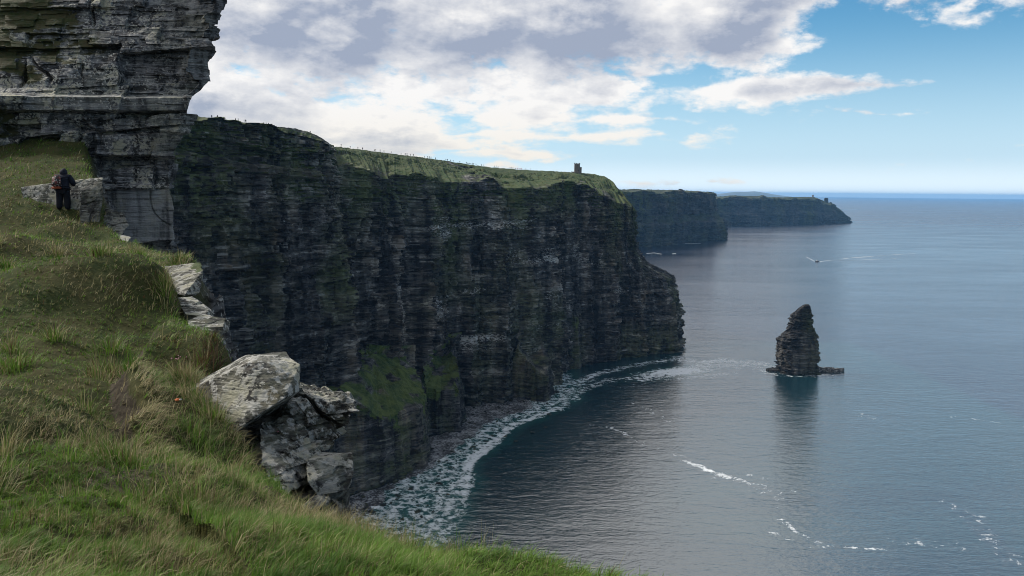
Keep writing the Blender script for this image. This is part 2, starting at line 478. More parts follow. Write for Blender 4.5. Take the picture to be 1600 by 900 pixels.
# ------------------------------------------------------------------ cliffs
def smooth_table(T, n):
    """rows of control values -> n rows, evenly spread along the first two world columns"""
    T = np.asarray(T, float)
    d = np.linalg.norm(np.diff(T[:, :2], axis=0), axis=1)
    s = np.concatenate([[0], np.cumsum(d)])
    u = np.linspace(0, s[-1], n)
    out = np.stack([np.interp(u, s, T[:, k]) for k in range(T.shape[1])], 1)
    return u, out


def blur1(a, k):
    if k < 2: return a
    ker = np.hanning(k + 2)[1:-1]; ker /= ker.sum()
    pad = np.pad(a, ((k, k), (0, 0)), mode='edge')
    return np.stack([np.convolve(pad[:, i], ker, 'same')[k:-k] for i in range(a.shape[1])], 1)


def cliff(name, table, nu, nv, nslope, mat, sc=1.0, seed=1, blur=9, zbot=-4.0, latf=None, post=None, amp=1.0, back=40.0):
    """table rows: px_base, D_base, px_rim, py_rim, D_rim, px_crest, py_crest, D_crest"""
    t = np.asarray(table, float)
    base = sea_at(t[:, 0], np.full(len(t), 600.0))  # direction only
    dirs = at(t[:, 0], np.full(len(t), 450.0), t[:, 1])
    rim = at(t[:, 2], t[:, 3], t[:, 4]); cr = at(t[:, 5], t[:, 6], t[:, 7])
    # the base of the cliff stands on the sea: intersect the vertical plane of its column with z = 0 at depth D
    bx = dirs[:, 0].copy()
    for k in range(len(t)):
        # find the photo row where the sea is D away in this column
        py = CY
        lo, hi = 300.0, 3000.0
        for _ in range(50):
            mid_ = (lo + hi) / 2
            if sea_at(t[k, 0], mid_)[1] > t[k, 1] or sea_at(t[k, 0], mid_)[1] < 0: lo = mid_
            else: hi = mid_
        bx[k] = sea_at(t[k, 0], (lo + hi) / 2)[0]
    T = np.concatenate([np.stack([bx, t[:, 1]], 1), rim, cr], 1)
    um, R = smooth_table(T, nu)
    R = blur1(R, blur)
    B, RIM, CR = R[:, 0:2], R[:, 2:5], R[:, 5:8]
    tan = np.gradient(blur1(B, blur * 3), axis=0); tan /= np.linalg.norm(tan, axis=1, keepdims=True)
    nor = np.stack([tan[:, 1], -tan[:, 0]], 1)
    rz = RIM[:, 2] + 3.0 * sc * fbm(um / (30 * sc), 0, 0, seed + 41, 3) + 3.0 * sc * fbm(um / (11 * sc), 0, 0, seed + 40, 4)
    v = np.linspace(0, 1, nv)[:, None]
    Z = zbot + v * (rz[None] - zbot)
    tt = np.clip(Z / rz[None], 0, 1)
    lf = tt if latf is None else latf(tt, um[None] / um[-1])
    XY = B[None] * (1 - lf[..., None]) + RIM[None, :, :2] * lf[..., None]
    U = np.broadcast_to(um[None], Z.shape)
    a = amp * sc
    off = 6.5 * a * fbm(U / (42 * sc), Z / (110 * sc), 0, seed, 3)
    rid = 1 - np.abs(fbm(U / (15 * sc), Z / (95 * sc), 3.3, seed + 9, 3)) * 2.2
    off += 4.2 * a * rid
    ck = np.abs(fbm(U / (30 * sc), Z / (170 * sc), 8.8, seed + 12, 3))
    off -= 6.0 * a * (1 - sst(0.0, 0.055, ck)) * sst(0.0, 0.5, 0.5 + fbm(U / (60 * sc), Z / (40 * sc), 1.8, seed + 13, 2))
    off += 0.9 * a * fbm(U / (4.5 * sc), Z / (30 * sc), 1.3, seed + 19, 3)
    off += strata(U, Z, seed + 1, 3.0 * sc, 9.0 * sc, 1.5 * a, 2.6 * a, 7 * sc, 18 * sc, -20, 400)
    off += strata(U, Z, seed + 2, 0.7 * sc, 2.6 * sc, 0.8 * a, 1.3 * a, 1.8 * sc, 6 * sc, -20, 400)
    off += 0.35 * a * fbm(U / (1.6 * sc), Z / (1.2 * sc), 9.1, seed + 29, 2)
    if post is not None: off = off + post(U, Z, XY, tt)
    P = np.concatenate([XY + nor[None] * off[..., None], Z[..., None]], -1)
    # the slope above the rim
    w = np.linspace(0, 1, nslope + 1)[1:, None]
    top = P[-1]
    prof = w ** 0.9
    SL = top[None] * (1 - w[..., None]) + CR[None] * w[..., None]
    SL[..., 2] = top[None, :, 2] * (1 - prof) + CR[None, :, 2] * prof
    Us = np.broadcast_to(um[None], w.shape[:1] + um.shape)
    bumpy = np.sin(np.pi * np.clip(w, 0, 1)) 
    run = np.linalg.norm(CR[:, :2] - top[:, :2], axis=1)[None]
    nz = fbm(Us / (16 * sc), w * run / (16 * sc), 0, seed + 60, 5)
    SL[..., 2] += bumpy * nz * np.minimum(run * 0.06, 3.5 * sc) + 0.7 * sc * fbm(Us / (4 * sc), w * run / (4 * sc), 0, seed + 63, 4)
    # terracettes: outcrops of rock sticking out of the turf
    oc = sst(0.10, 0.34, fbm(Us / (24 * sc) + 0.5 * w, w * run / (14 * sc), 4.4, seed + 70, 5)) * 0.30
    SL[..., 2] -= bumpy * oc * np.minimum(run * 0.22, 12 * sc)
    # behind the crest the ground falls gently away inland
    b2 = CR.copy(); b2[:, :2] -= nor * back * sc; b2[:, 2] -= 4 * sc
    b3 = CR.copy(); b3[:, :2] -= nor * back * 6 * sc; b3[:, 2] -= 40 * sc
    P = np.concatenate([P, SL, b2[None], b3[None]], 0)
    nrm = grid_normal(P)
    nzz = np.abs(nrm[..., 2])
    rows = P.shape[0]
    slope_w = np.zeros((rows, 1)); slope_w[nv:] = 1
    wfull = np.zeros((rows, 1)); wfull[nv:nv + nslope] = w; wfull[nv + nslope:] = 1
    Uf = np.broadcast_to(um[None], (rows, nu)); Zf = P[..., 2]
    ttf = np.concatenate([tt, np.ones((rows - nv, nu))], 0)
    occ = np.concatenate([np.zeros((nv, nu)), oc, np.zeros((2, nu))], 0)
    steep = sst(0.35, 0.72, nzz)
    gn = fbm(Uf / (20 * sc), Zf / (14 * sc), 7.7, seed + 80, 4)
    grass = slope_w * (np.clip(0.22 + 0.5 * steep + 0.5 * sst(0.1, 0.55, wfull) + 0.6 * gn - occ * 2.6, 0, 1))
    grass = np.maximum(grass, (1 - slope_w) * np.clip(sst(0.76, 1.0, ttf) * (0.50 + 1.5 * gn) * (0.5 + 0.5 * steep) + steep * 0.55 * (gn + 0.25), 0, 0.8))
    green = np.clip(0.12 + 1.3 * fbm(Uf / (34 * sc), Zf / (60 * sc), 2.2, seed + 90, 4) + 0.35 * sst(0.6, 1, ttf), 0, 1)
    gu = np.clip(0.25 + 1.5 * fbm(Uf / (50 * sc), Zf / (16 * sc), 5.2, seed + 95, 3), 0, 1) * sst(0.1, 0.3, ttf) * (1 - sst(0.82, 0.92, ttf)) * (1 - slope_w)
    pale = np.zeros((rows, nu))
    return P, dict(grass=grass, green=green, guano=gu, pale=pale), um, nv, B, nor


# the great wall
TW = [
 (60, 285, 60, 150, 295, 60, 146, 315),
 (240, 335, 240, 172, 345, 238, 168, 362),
 (300, 373, 300, 184, 383, 298, 181, 395),
 (370, 405, 370, 193, 417, 370, 189, 430),
 (430, 432, 430, 203, 446, 432, 198, 458),
 (470, 455, 470, 210, 470, 468, 202, 482),
 (500, 470, 500, 217, 484, 500, 213, 492),
 (515, 478, 515, 228, 494, 515, 225, 505),
 (526, 492, 528, 258, 520, 522, 229, 585),
 (560, 525, 562, 268, 553, 558, 233, 620),
 (600, 555, 602, 284, 580, 600, 238, 660),
 (640, 585, 642, 271, 617, 640, 243.5, 700),
 (680, 618, 684, 281, 645, 670, 247.5, 735),
 (720, 650, 722, 289, 678, 700, 252, 770),
 (760, 660, 762, 280, 700, 735, 257.5, 815),
 (790, 668, 795, 297, 700, 760, 260.5, 840),
 (830, 690, 834, 293, 728, 810, 265, 890),
 (870, 745, 872, 284, 785, 850, 267, 930),
 (905, 815, 904, 285, 862, 890, 269, 970),
 (950, 838, 942, 304, 868, 925, 271.5, 985),
 (985, 850, 966, 318, 882, 946, 276, 980),
 (1025, 870, 978, 320, 905, 958, 284, 962),
 (1056, 886, 985, 328, 925, 966, 296, 955),
 (1060, 935, 984, 330, 968, 966, 297, 985),
 (1020, 1060, 960, 325, 1065, 940, 300, 1070)]
RIBS = [(345, 6, 5, .9), (415, 9, 7, .8), (470, 6, 5, .7), (512, 10, 12, .75), (560, 7, -7, 1), (598, 7, 7, .85), (630, 9, -11, 1), (655, 7, 13, .95), (700, 8, -6, 1), (735, 9, 7, .6), (780, 9, 11, .8), (812, 6, -7, 1), (862, 9, 9, .7), (885, 7, -8, 1), (915, 8, 7, .75), (955, 10, 8, .6), (985, 7, -6, 1), (1015, 9, 7, .65)]
def ribs(U, Z, XY, tt):
    px = XY[0, :, 0] / XY[0, :, 1] * F + CX
    px = np.maximum.accumulate(px); um_l = U[0]
    o = np.zeros(U.shape)
    for i, (c, w, a_, hi) in enumerate(RIBS):
        uc = np.interp(c, px, um_l)
        m = uc + 6 * vn(Z / 45, i * 3.7, 0, 5) + 2.5 * vn(Z / 13, i * 1.7, 3, 6)
        d = np.abs(U - m) / w
        o += a_ * np.exp(-d ** 1.5) * (1 - sst(hi - 0.25, hi + 0.05, tt)) * (0.6 + 0.5 * (1 - tt))
    return o
def latf(t, u):
    k = sst(0.72, 0.86, u) * (1 - 0 * u)
    g = np.interp(t, [0, 0.30, 0.52, 0.60, 0.72, 1.0], [0, 0.08, 0.22, 0.70, 0.92, 1.0])
    return t * (1 - k) + g * k
P, A, um, nvW, BW, NW = cliff('cliff', TW, 1500, 560, 110, M_cliff, 1.0, 11, blur=11, latf=latf, post=ribs)
# pale sandstone bed under the top of the nearest part of the wall, dipping away
px_u = BW[:, 0] / BW[:, 1] * F + CX
bedz = np.interp(px_u, [240, 300, 500, 560], [184.5, 182.5, 177.5, 172])
Zr = P[..., 2]
bed = sst(-2.6, -1.9, Zr - bedz[None]) * (1 - sst(1.9, 2.5, Zr - bedz[None])) * (1 - sst(520, 600, px_u))[None]
bed[nvW:] = 0
A['pale'] = bed * np.clip(0.6 + 0.8 * fbm(np.broadcast_to(um[None], Zr.shape) / 14, Zr / 50, 0, 5, 3), 0, 1)
above = sst(2.2, 3.2, Zr - bedz[None]) * (1 - sst(510, 540, px_u))[None]; above[nvW:] = 0
P[..., 0] += NW[None, :, 0] * (bed * 1.6 - above * 2.2); P[..., 1] += NW[None, :, 1] * (bed * 1.6 - above * 2.2)
A['guano'] *= 0.45 + 0.55 * sst(560, 680, px_u)[None]
A['grass'] = np.maximum(A['grass'], above * 0.5 * np.clip(fbm(np.broadcast_to(um[None], Zr.shape) / 15, Zr / 6, 2, 77, 4) * 2.2, 0, 1))
o = link('sea_cliff', grid_mesh('sea_cliff', P, A, flip=False), M_cliff); struct(o)
CREST = (um, P[nvW + 109])

# headlands further along the coast
TM = [(900, 2480, 900, 298, 2520, 898, 295, 2700), (965, 2520, 965, 298, 2570, 962, 296, 2750), (992, 2580, 992, 298.5, 2640, 986, 296, 2820), (1030, 2690, 1030, 299, 2740, 1026, 296.6, 2930),
      (1062, 2800, 1060, 299.3, 2860, 1052, 297.3, 3060), (1095, 2950, 1090, 301, 3010, 1080, 299, 3180), (1118, 3050, 1104, 303, 3130, 1095, 300, 3260),
      (1129, 3110, 1108, 304, 3210, 1100, 300.5, 3320), (1130, 3230, 1108, 305, 3330, 1099, 301.5, 3400), (1110, 3500, 1095, 306, 3520, 1085, 304, 3540)]
def latm(t, u):
    return np.interp(t, [0, 0.38, 0.46, 0.56, 1.0], [0, 0.10, 0.35, 0.68, 1.0]) + 0 * u
Pm, Am, um_, nvm, Bm, Nm = cliff('headland', TM, 620, 170, 24, M_far, 3.2, 31, blur=7, latf=latm, amp=0.8)
ttm = Pm[..., 2] / 170.0
ledge = sst(0.36, 0.46, ttm) * (1 - sst(0.55, 0.64, ttm))
Am['grass'] = np.maximum(Am['grass'], ledge * np.clip(0.62 + 0.9 * fbm(np.broadcast_to(um_[None], ttm.shape) / 90, ttm * 6, 0, 3, 4), 0, 1))
o = link('headland', grid_mesh('headland', Pm, Am), M_far); struct(o)
TF = [(1060, 4200, 1060, 309, 4250, 1058, 306.5, 4400), (1130, 4330, 1130, 309, 4390, 1125, 307, 4560), (1160, 4390, 1160, 308.5, 4450, 1156, 306.3, 4600), (1188, 4450, 1189, 308.5, 4510, 1186, 306, 4660), (1196, 4470, 1196, 310, 4535, 1194, 308, 4680), (1230, 4580, 1230, 310, 4640, 1226, 308.3, 4790),
      (1262, 4700, 1260, 309.5, 4770, 1256, 307.5, 4900), (1280, 4790, 1276, 312, 4850, 1272, 308, 4930), (1292, 4850, 1286, 318, 4900, 1285, 313, 4950), (1306, 4920, 1300, 323, 4960, 1298, 318, 4990),
      (1320, 4990, 1316, 332, 5010, 1313, 327, 5030), (1328, 5020, 1326, 341, 5040, 1324, 338, 5060), (1327, 5130, 1320, 340, 5135, 1316, 334, 5140), (1300, 5400, 1296, 330, 5410, 1290, 326, 5420)]
Pf, Af, uf, nvf, Bf, Nf = cliff('far_headland', TF, 560, 120, 22, M_far, 4.0, 51, blur=7, amp=0.7, latf=latm)
o = link('far_headland', grid_mesh('far_headland', Pf, Af), M_far); struct(o)


# ------------------------------------------------------------------ lumps: buttresses, stack, boulders
def mound(name, outline, tops, apex, mat, seed, sc=1.0, ns=360, nv=120, nr=40, batter=0.12, amp=1.0, zbot=-4.0):
    """plan outline (X,Y) with a top height for each corner; turfed top rising to the apex point"""
    o_ = np.asarray(outline, float); tz = np.asarray(tops, float)
    o2 = np.concatenate([o_, o_[:1]]); t2 = np.concatenate([tz, tz[:1]])
    d = np.linalg.norm(np.diff(o2, axis=0), axis=1); s = np.concatenate([[0], np.cumsum(d)])
    u = np.linspace(0, s[-1], ns, endpoint=False)
    Q = np.stack([np.interp(u, s, o2[:, 0]), np.interp(u, s, o2[:, 1]), np.interp(u, s, t2)], 1)
    k = max(3, ns // 40)
    ker = np.hanning(k + 2)[1:-1]; ker /= ker.sum()
    Q = np.stack([np.convolve(np.concatenate([Q[-k:, i], Q[:, i], Q[:k, i]]), ker, 'same')[k:-k] for i in range(3)], 1)
    c = Q[:, :2].mean(0)
    tan = np.roll(Q[:, :2], -1, 0) - np.roll(Q[:, :2], 1, 0)
    tan /= np.linalg.norm(tan, axis=1, keepdims=True) + 1e-9
    nor = np.stack([tan[:, 1], -tan[:, 0]], 1)
    if ((Q[:, :2] - c) * nor).sum() < 0: nor = -nor
    tz = Q[:, 2] + 1.5 * sc * fbm(np.cos(u / s[-1] * 6.283) * 3, np.sin(u / s[-1] * 6.283) * 3, 0, seed + 3, 3)
    v = np.linspace(0, 1, nv)[:, None]
    Z = zbot + v * (tz[None] - zbot)
    U = np.broadcast_to(u[None], Z.shape)
    a = amp * sc
    off = -batter * np.maximum(Z, 0) + 3.0 * a * fbm(U / (14 * sc), Z / (60 * sc), 0, seed, 3) + 2.4 * a * (1 - 2.2 * np.abs(fbm(U / (9 * sc), Z / (50 * sc), 2, seed + 8, 3)))
    off += strata(U, Z, seed + 1, 2.5 * sc, 6 * sc, 0.5 * a, 0.7 * a, 5 * sc, 12 * sc, -20, 300)
    off += strata(U, Z, seed + 2, 0.6 * sc, 2 * sc, 0.3 * a, 0.4 * a, 1.5 * sc, 5 * sc, -20, 300)
    side = np.concatenate([Q[None, :, :2] + nor[None] * off[..., None], Z[..., None]], -1)
    w = np.linspace(0, 1, nr + 1)[1:, None]
    ap = np.asarray(apex, float)
    top = side[-1][None] * (1 - w[..., None]) + ap[None, None] * w[..., None]
    top[..., 2] += np.sin(np.pi * w) * (5.0 * sc * fbm(top[..., 0] / (9 * sc), top[..., 1] / (9 * sc), 0, seed + 5, 5))
    P = np.concatenate([side, top], 0)
    nz = np.abs(grid_normal(P)[..., 2])
    rows = P.shape[0]
    isT = np.zeros((rows, ns)); isT[nv:] = 1
    gn = fbm(P[..., 0] / (9 * sc), P[..., 1] / (9 * sc), P[..., 2] / (9 * sc), seed + 7, 4)
    tt = np.concatenate([np.broadcast_to(v, Z.shape), np.ones((rows - nv, ns))], 0)
    grass = np.clip(isT * (0.62 + 0.9 * gn) + (1 - isT) * (sst(0.66, 1.0, tt) * (0.42 + 1.6 * gn)), 0, 1)
    return P, dict(grass=grass, green=np.clip(0.25 + gn * 0.9, 0, 1), guano=np.clip(gn, 0, 1) * 0.5, pale=np.zeros((rows, ns)))

def pl(px, D):
    """plan position of a photo column at depth D on the sea"""
    lo, hi = 300.0, 3000.0
    for _ in range(50):
        mid_ = (lo + hi) / 2
        q = sea_at(px, mid_)
        if q[1] > D or q[1] < 0: lo = mid_
        else: hi = mid_
    q = sea_at(px, (lo + hi) / 2)
    return (q[0], q[1])

def zat(px, py, D): return float(at(px, py, D)[2])

P, A = mound('b', [pl(500, 425), pl(545, 449), pl(600, 462), pl(668, 506), pl(668, 540), pl(640, 590), pl(560, 540), pl(500, 490)],
             [50, zat(560, 610, 458), zat(600, 650, 470), zat(662, 632, 512), 42, 60, 70, 60], (*pl(585, 545), zat(560, 556, 535)), M_butt, 101, ns=520, nv=160)
o = link('buttress', grid_mesh('buttress', P, A, wrap=True), M_butt); struct(o)
P, A = mound('b', [pl(655, 566), pl(690, 566), pl(720, 572), pl(724, 600), pl(715, 660), pl(650, 620)],
             [36, zat(690, 612, 568), zat(718, 606, 574), 40, 58, 58], (*pl(690, 630), zat(680, 556, 630)), M_butt, 121, ns=360, nv=110)
o = link('buttress', grid_mesh('buttress', P, A, wrap=True), M_butt); struct(o)
P, A = mound('b', [pl(800, 676), pl(835, 664), pl(858, 664), pl(862, 690), pl(845, 735), pl(800, 700)],
             [44, zat(835, 575, 668), zat(856, 590, 668), 30, 45, 62], (*pl(822, 705), zat(818, 542, 700)), M_butt, 141, ns=300, nv=110)
A['grass'] *= 0.35
o = link('buttress', grid_mesh('buttress', P, A, wrap=True), M_butt); struct(o)
P, A = mound('b', [pl(880, 790), pl(905, 792), pl(908, 830), pl(880, 830)], [40, 40, 60, 60], (*pl(893, 822), 72), M_butt, 161, ns=240, nv=90)
A['grass'] *= 0.5
o = link('buttress', grid_mesh('buttress', P, A, wrap=True), M_butt); struct(o)


# ------------------------------------------------------------------ sea
def polyl(pts):
    p = np.array([sea_at(a, b)[:2] for a, b in pts]); return p

def seg_dist(X, Y, p, wts=None):
    """distance to a polyline; with wts also the interpolated weight at the nearest point"""
    best = np.full(X.shape, 1e9); wb = np.zeros(X.shape)
    for i in range(len(p) - 1):
        a, b = p[i], p[i + 1]
        ab = b - a; L = (ab ** 2).sum() + 1e-9
        t = np.clip(((X - a[0]) * ab[0] + (Y - a[1]) * ab[1]) / L, 0, 1)
        d = np.hypot(X - a[0] - t * ab[0], Y - a[1] - t * ab[1])
        m = d < best
        best = np.where(m, d, best)
        if wts is not None: wb = np.where(m, wts[i] * (1 - t) + wts[i + 1] * t, wb)
    return (best, wb) if wts is not None else best

def inside(X, Y, p):
    c = np.zeros(X.shape, bool)
    for i in range(len(p)):
        a, b = p[i], p[i - 1]
        cr = ((a[1] > Y) != (b[1] > Y)) & (X < (b[0] - a[0]) * (Y - a[1]) / (b[1] - a[1] + 1e-12) + a[0])
        c ^= cr
    return c

SURF = polyl([(560, 870), (640, 862), (695, 842), (722, 790), (728, 742), (738, 716), (775, 688), (800, 664), (835, 652), (866, 640), (900, 622), (905, 596),
              (880, 578), (840, 590), (790, 625), (730, 640), (690, 680), (640, 730), (560, 770), (490, 800), (490, 860)])
def make_sea():
    xs = np.arange(-190, 400.1, 1.3); ys = np.arange(340, 960.1, 1.3)
    X, Y = np.meshgrid(xs, ys)
    foam = np.zeros(X.shape); sh = np.zeros(X.shape)
    ins = inside(X, Y, SURF)
    d = seg_dist(X, Y, np.concatenate([SURF, SURF[:1]]))
    sd_ = np.where(ins, -d, d)
    jit = 5 * fbm(X / 16, Y / 16, 0, 3, 3)
    foam = np.maximum(foam, 0.64 * (1 - sst(-7, 7, sd_ + jit)))
    outer = polyl([(640, 866), (695, 842), (722, 790), (728, 742), (738, 716), (775, 688), (800, 664), (835, 652), (866, 640), (900, 622)])
    do, wo = seg_dist(X + jit * 0.5, Y, outer, np.array([.45, .55, .6, .85, .95, .85, .8, .8, .75, .5]))
    foam = np.maximum(foam, wo * (1 - sst(1.5, 8.0, do)))
    sh = np.maximum(sh, 0.95 * (1 - sst(-4, 22, sd_ + jit)))
    # pale water and foam round the foot of the point
    for pts, wd, ws, shw in [
        ([(905, 600), (930, 585), (960, 578), (1005, 568), (1064, 560)], 8, [.7, .75, .65, .65, .7], 18),
        ([(1010, 588), (1040, 583), (1075, 578), (1095, 576)], 15, [.8, 1.15, 1.15, .8], 34),
        ([(1064, 560), (1110, 572), (1160, 570), (1206, 573)], 15, [.66, .62, .58, .5], 24),
        ([(870, 640), (900, 610), (950, 594), (1000, 590)], 8, [.65, .65, .6, .6], 20),
        ([(880, 612), (930, 600), (985, 606), (1010, 596)], 4, [.52, .62, .6, .5], 16),
        ([(990, 630), (1010, 638), (1050, 644)], 2.0, [.5, .62, .45], 3),
        ([(922, 664), (950, 668), (975, 676), (1000, 690)], 2.6, [.45, .8, .9, .5], 4),
        ([(1000, 690), (1030, 702), (1065, 715), (1085, 722)], 3.4, [.45, .38, .42, .6], 4),
        ([(1070, 720), (1100, 730), (1140, 745), (1170, 757), (1200, 760)], 3.2, [.7, .95, .95, .8, .45], 6),
        ([(1140, 740), (1175, 742), (1205, 752)], 3.4, [.4, .52, .4], 4),
        ([(1150, 765), (1200, 775), (1240, 768)], 4, [.3, .42, .35], 4),
        ([(1195, 815), (1220, 838), (1255, 848), (1290, 852)], 4, [.3, .4, .4, .5], 4),
        ([(1288, 853), (1330, 855), (1365, 857), (1400, 859)], 1.6, [.7, .85, .8, .7], 3),
        ([(1500, 796), (1525, 805), (1548, 822)], 3.4, [.45, .6, .42], 5),
        ([(1545, 815), (1560, 845), (1590, 870)], 3.0, [.4, .5, .42], 4),
        ([(1500, 850), (1450, 842), (1400, 845)], 4, [.36, .36, .3], 4),
        ([(1335, 652), (1350, 646), (1362, 656), (1388, 653)], 4, [.4, .55, .4, .5], 5),
        ([(1478, 652), (1500, 651), (1530, 656), (1570, 662), (1600, 667)], 1.8, [.6, .5, .55, .45, .5], 3),
        ([(1090, 566), (1130, 563), (1170, 566), (1205, 572)], 10, [.7, .72, .66, .6], 20),
        ([(1040, 594), (1100, 588), (1150, 582)], 7, [.5, .6, .45], 22),
        ([(1100, 734), (1150, 752), (1195, 768), (1225, 790)], 6, [.40, .50, .48, .35], 5),
        ([(1470, 780), (1520, 812), (1560, 850), (1600, 885)], 6, [.40, .50, .50, .40], 5),
        ([(1395, 842), (1450, 848), (1510, 862)], 4, [.42, .52, .4], 4),
        ([(1010, 640), (1035, 652), (1050, 668)], 3, [.45, .5, .4], 4),
        ([(1220, 812), (1250, 834), (1285, 848)], 3, [.5, .6, .5], 4),
        ([(1040, 434), (1080, 432), (1100, 437)], 2.5, [.4, .45, .3], 2),
        ([(1060, 470), (1100, 470), (1140, 468)], 2.5, [.3, .42, .3], 2)]:
        p = polyl(pts)
        jx = 0.9 * wd * fbm(X / 17, Y / 17, 3, 8, 3)
        dd, ww = seg_dist(X + jx, Y + jx, p, np.array(ws))
        foam = np.maximum(foam, (0.95 if wd >= 7 else 0.76) * ww * (1 - sst(0.1 * wd, wd * 2.0, dd)))
        sh = np.maximum(sh, (0.55 if wd > 4.5 else 0.22) * ww * (1 - sst(wd, shw, dd)))
    # foot of the stack
    st = sea_at(1246, 583)
    ds = np.hypot((X - st[0]) / 1.5, Y - st[1] - 8)
    foam = np.maximum(foam, 0.46 * (1 - sst(22, 34, ds)))
    ed = np.minimum(np.minimum(X - xs[0], xs[-1] - X), np.minimum(Y - ys[0], ys[-1] - Y))
    foam *= sst(0, 12, ed); sh *= sst(0, 12, ed)
    nv, nu = X.shape
    V = np.stack([X, Y, np.zeros_like(X)], -1).reshape(-1, 3)
    f = grid_faces(nv, nu)
    # ring out to the horizon
    idx = np.arange(nv * nu).reshape(nv, nu)
    loop = np.concatenate([idx[0, :], idx[1:, -1], idx[-1, -2::-1], idx[-2:0:-1, 0]])
    L = V[loop]; c = V[loop].mean(0)
    cur = loop; rings = [V]; faces = [f]; base = len(V)
    ang = np.arctan2(L[:, 1], L[:, 0] - c[0] * 0)
    # blend the loop into circles about the viewer
    cen = np.array([c[0], c[1], 0])
    th = np.arctan2(L[:, 1] - cen[1], L[:, 0] - cen[0])
    r0 = np.hypot(L[:, 0] - cen[0], L[:, 1] - cen[1])
    prev = loop
    for R_ in (900, 1800, 4000, 9000, 18000, 35000, SEA_R):
        k = min(1, (R_ - 600) / 3000)
        ctr = cen * (1 - k)
        ring = np.stack([ctr[0] + R_ * np.cos(th), ctr[1] + R_ * np.sin(th), np.zeros_like(th)], -1)
        ids = base + np.arange(len(ring)); rings.append(ring); base += len(ring)
        nx = np.roll(np.arange(len(ring)), -1)
        faces.append(np.stack([prev, ids, ids[nx], prev[nx]], -1)); prev = ids
    Vt = np.concatenate(rings)
    fo = np.zeros(len(Vt)); fo[:nv * nu] = foam.ravel()
    s2 = np.zeros(len(Vt)); s2[:nv * nu] = sh.ravel()
    me = raw_mesh('sea', Vt, faces, True, dict(foam=fo, shallow=s2))
    bm = bmesh.new(); bm.from_mesh(me); bmesh.ops.recalc_face_normals(bm, faces=bm.faces)
    if sum(fc.normal.z for fc in list(bm.faces)[:200]) < 0: bmesh.ops.reverse_faces(bm, faces=bm.faces)
    bm.to_mesh(me); bm.free()
    struct(link('sea', me, M_sea))
make_sea()

def foam_strip(name, pts, widths, seed, z=0.25, step=6.0):
    """a broken ribbon of white water, a hand's breadth thick, along the foot of a headland"""
    p = polyl(pts); d = np.concatenate([[0], np.cumsum(np.hypot(*np.diff(p, axis=0).T))])
    n = max(12, int(d[-1] / step)); u = np.linspace(0, d[-1], n)
    x = np.interp(u, d, p[:, 0]); y = np.interp(u, d, p[:, 1]); w = np.interp(u, d, widths)
    V = []; Fc = []
    ww = w * np.clip(0.35 + 1.6 * fbm(u / 40, 0, 0, seed, 4), 0.03, 2)
    ww2 = w * np.clip(0.35 + 1.6 * fbm(u / 40, 5, 0, seed, 4), 0.03, 2)
    tx, ty = np.gradient(x), np.gradient(y); l = np.hypot(tx, ty); nx_, ny_ = -ty / l, tx / l
    A_ = np.stack([x + nx_ * ww, y + ny_ * ww, np.full(n, 0.02)], 1); M_ = np.stack([x, y, np.full(n, z)], 1); B_ = np.stack([x - nx_ * ww2, y - ny_ * ww2, np.full(n, 0.02)], 1)
    V = np.stack([A_, M_, B_], 0)
    return V.reshape(-1, 3), grid_faces(3, n)
def foam_obj(name, strips, kind='stuff', label=None, cat=None):
    Vs, Fs, b = [], [], 0
    for k, s_ in enumerate(strips):
        V, f = foam_strip(name, *s_, 300 + k); Vs.append(V); Fs.append(f + b); b += len(V)
    o = link(name, raw_mesh(name, np.concatenate(Vs), np.concatenate(Fs), True), M_foam)
    o['kind'] = kind
    if label: tag(o, label, cat, None, kind)
    return o
foam_obj('surf', [([(992, 383), (1010, 381), (1035, 379)], [8, 12, 6]), ([(1036, 375), (1050, 373.5), (1066, 374.5)], [5, 16, 8]), ([(1040, 381), (1065, 380.5), (1095, 380)], [8, 12, 6]),
                  ([(1095, 371.5), (1110, 370.5), (1130, 371)], [2, 8, 5]), ([(1120, 356), (1140, 352.5), (1165, 350), (1180, 349.5)], [6, 14, 10, 4]),
                  ([(1215, 347.5), (1225, 347), (1235, 347.3)], [3, 8, 3]), ([(1265, 346.2), (1275, 345.8), (1285, 346.3)], [5, 20, 6]), ([(1312, 345.5), (1329, 345.3)], [4, 7]),
                  ([(1010, 396), (1022, 395), (1034, 397)], [2, 4, 2]), ([(1050, 396.5), (1056, 396)], [3, 3])],
         label='white surf breaking along the foot of the distant headlands', cat='surf')


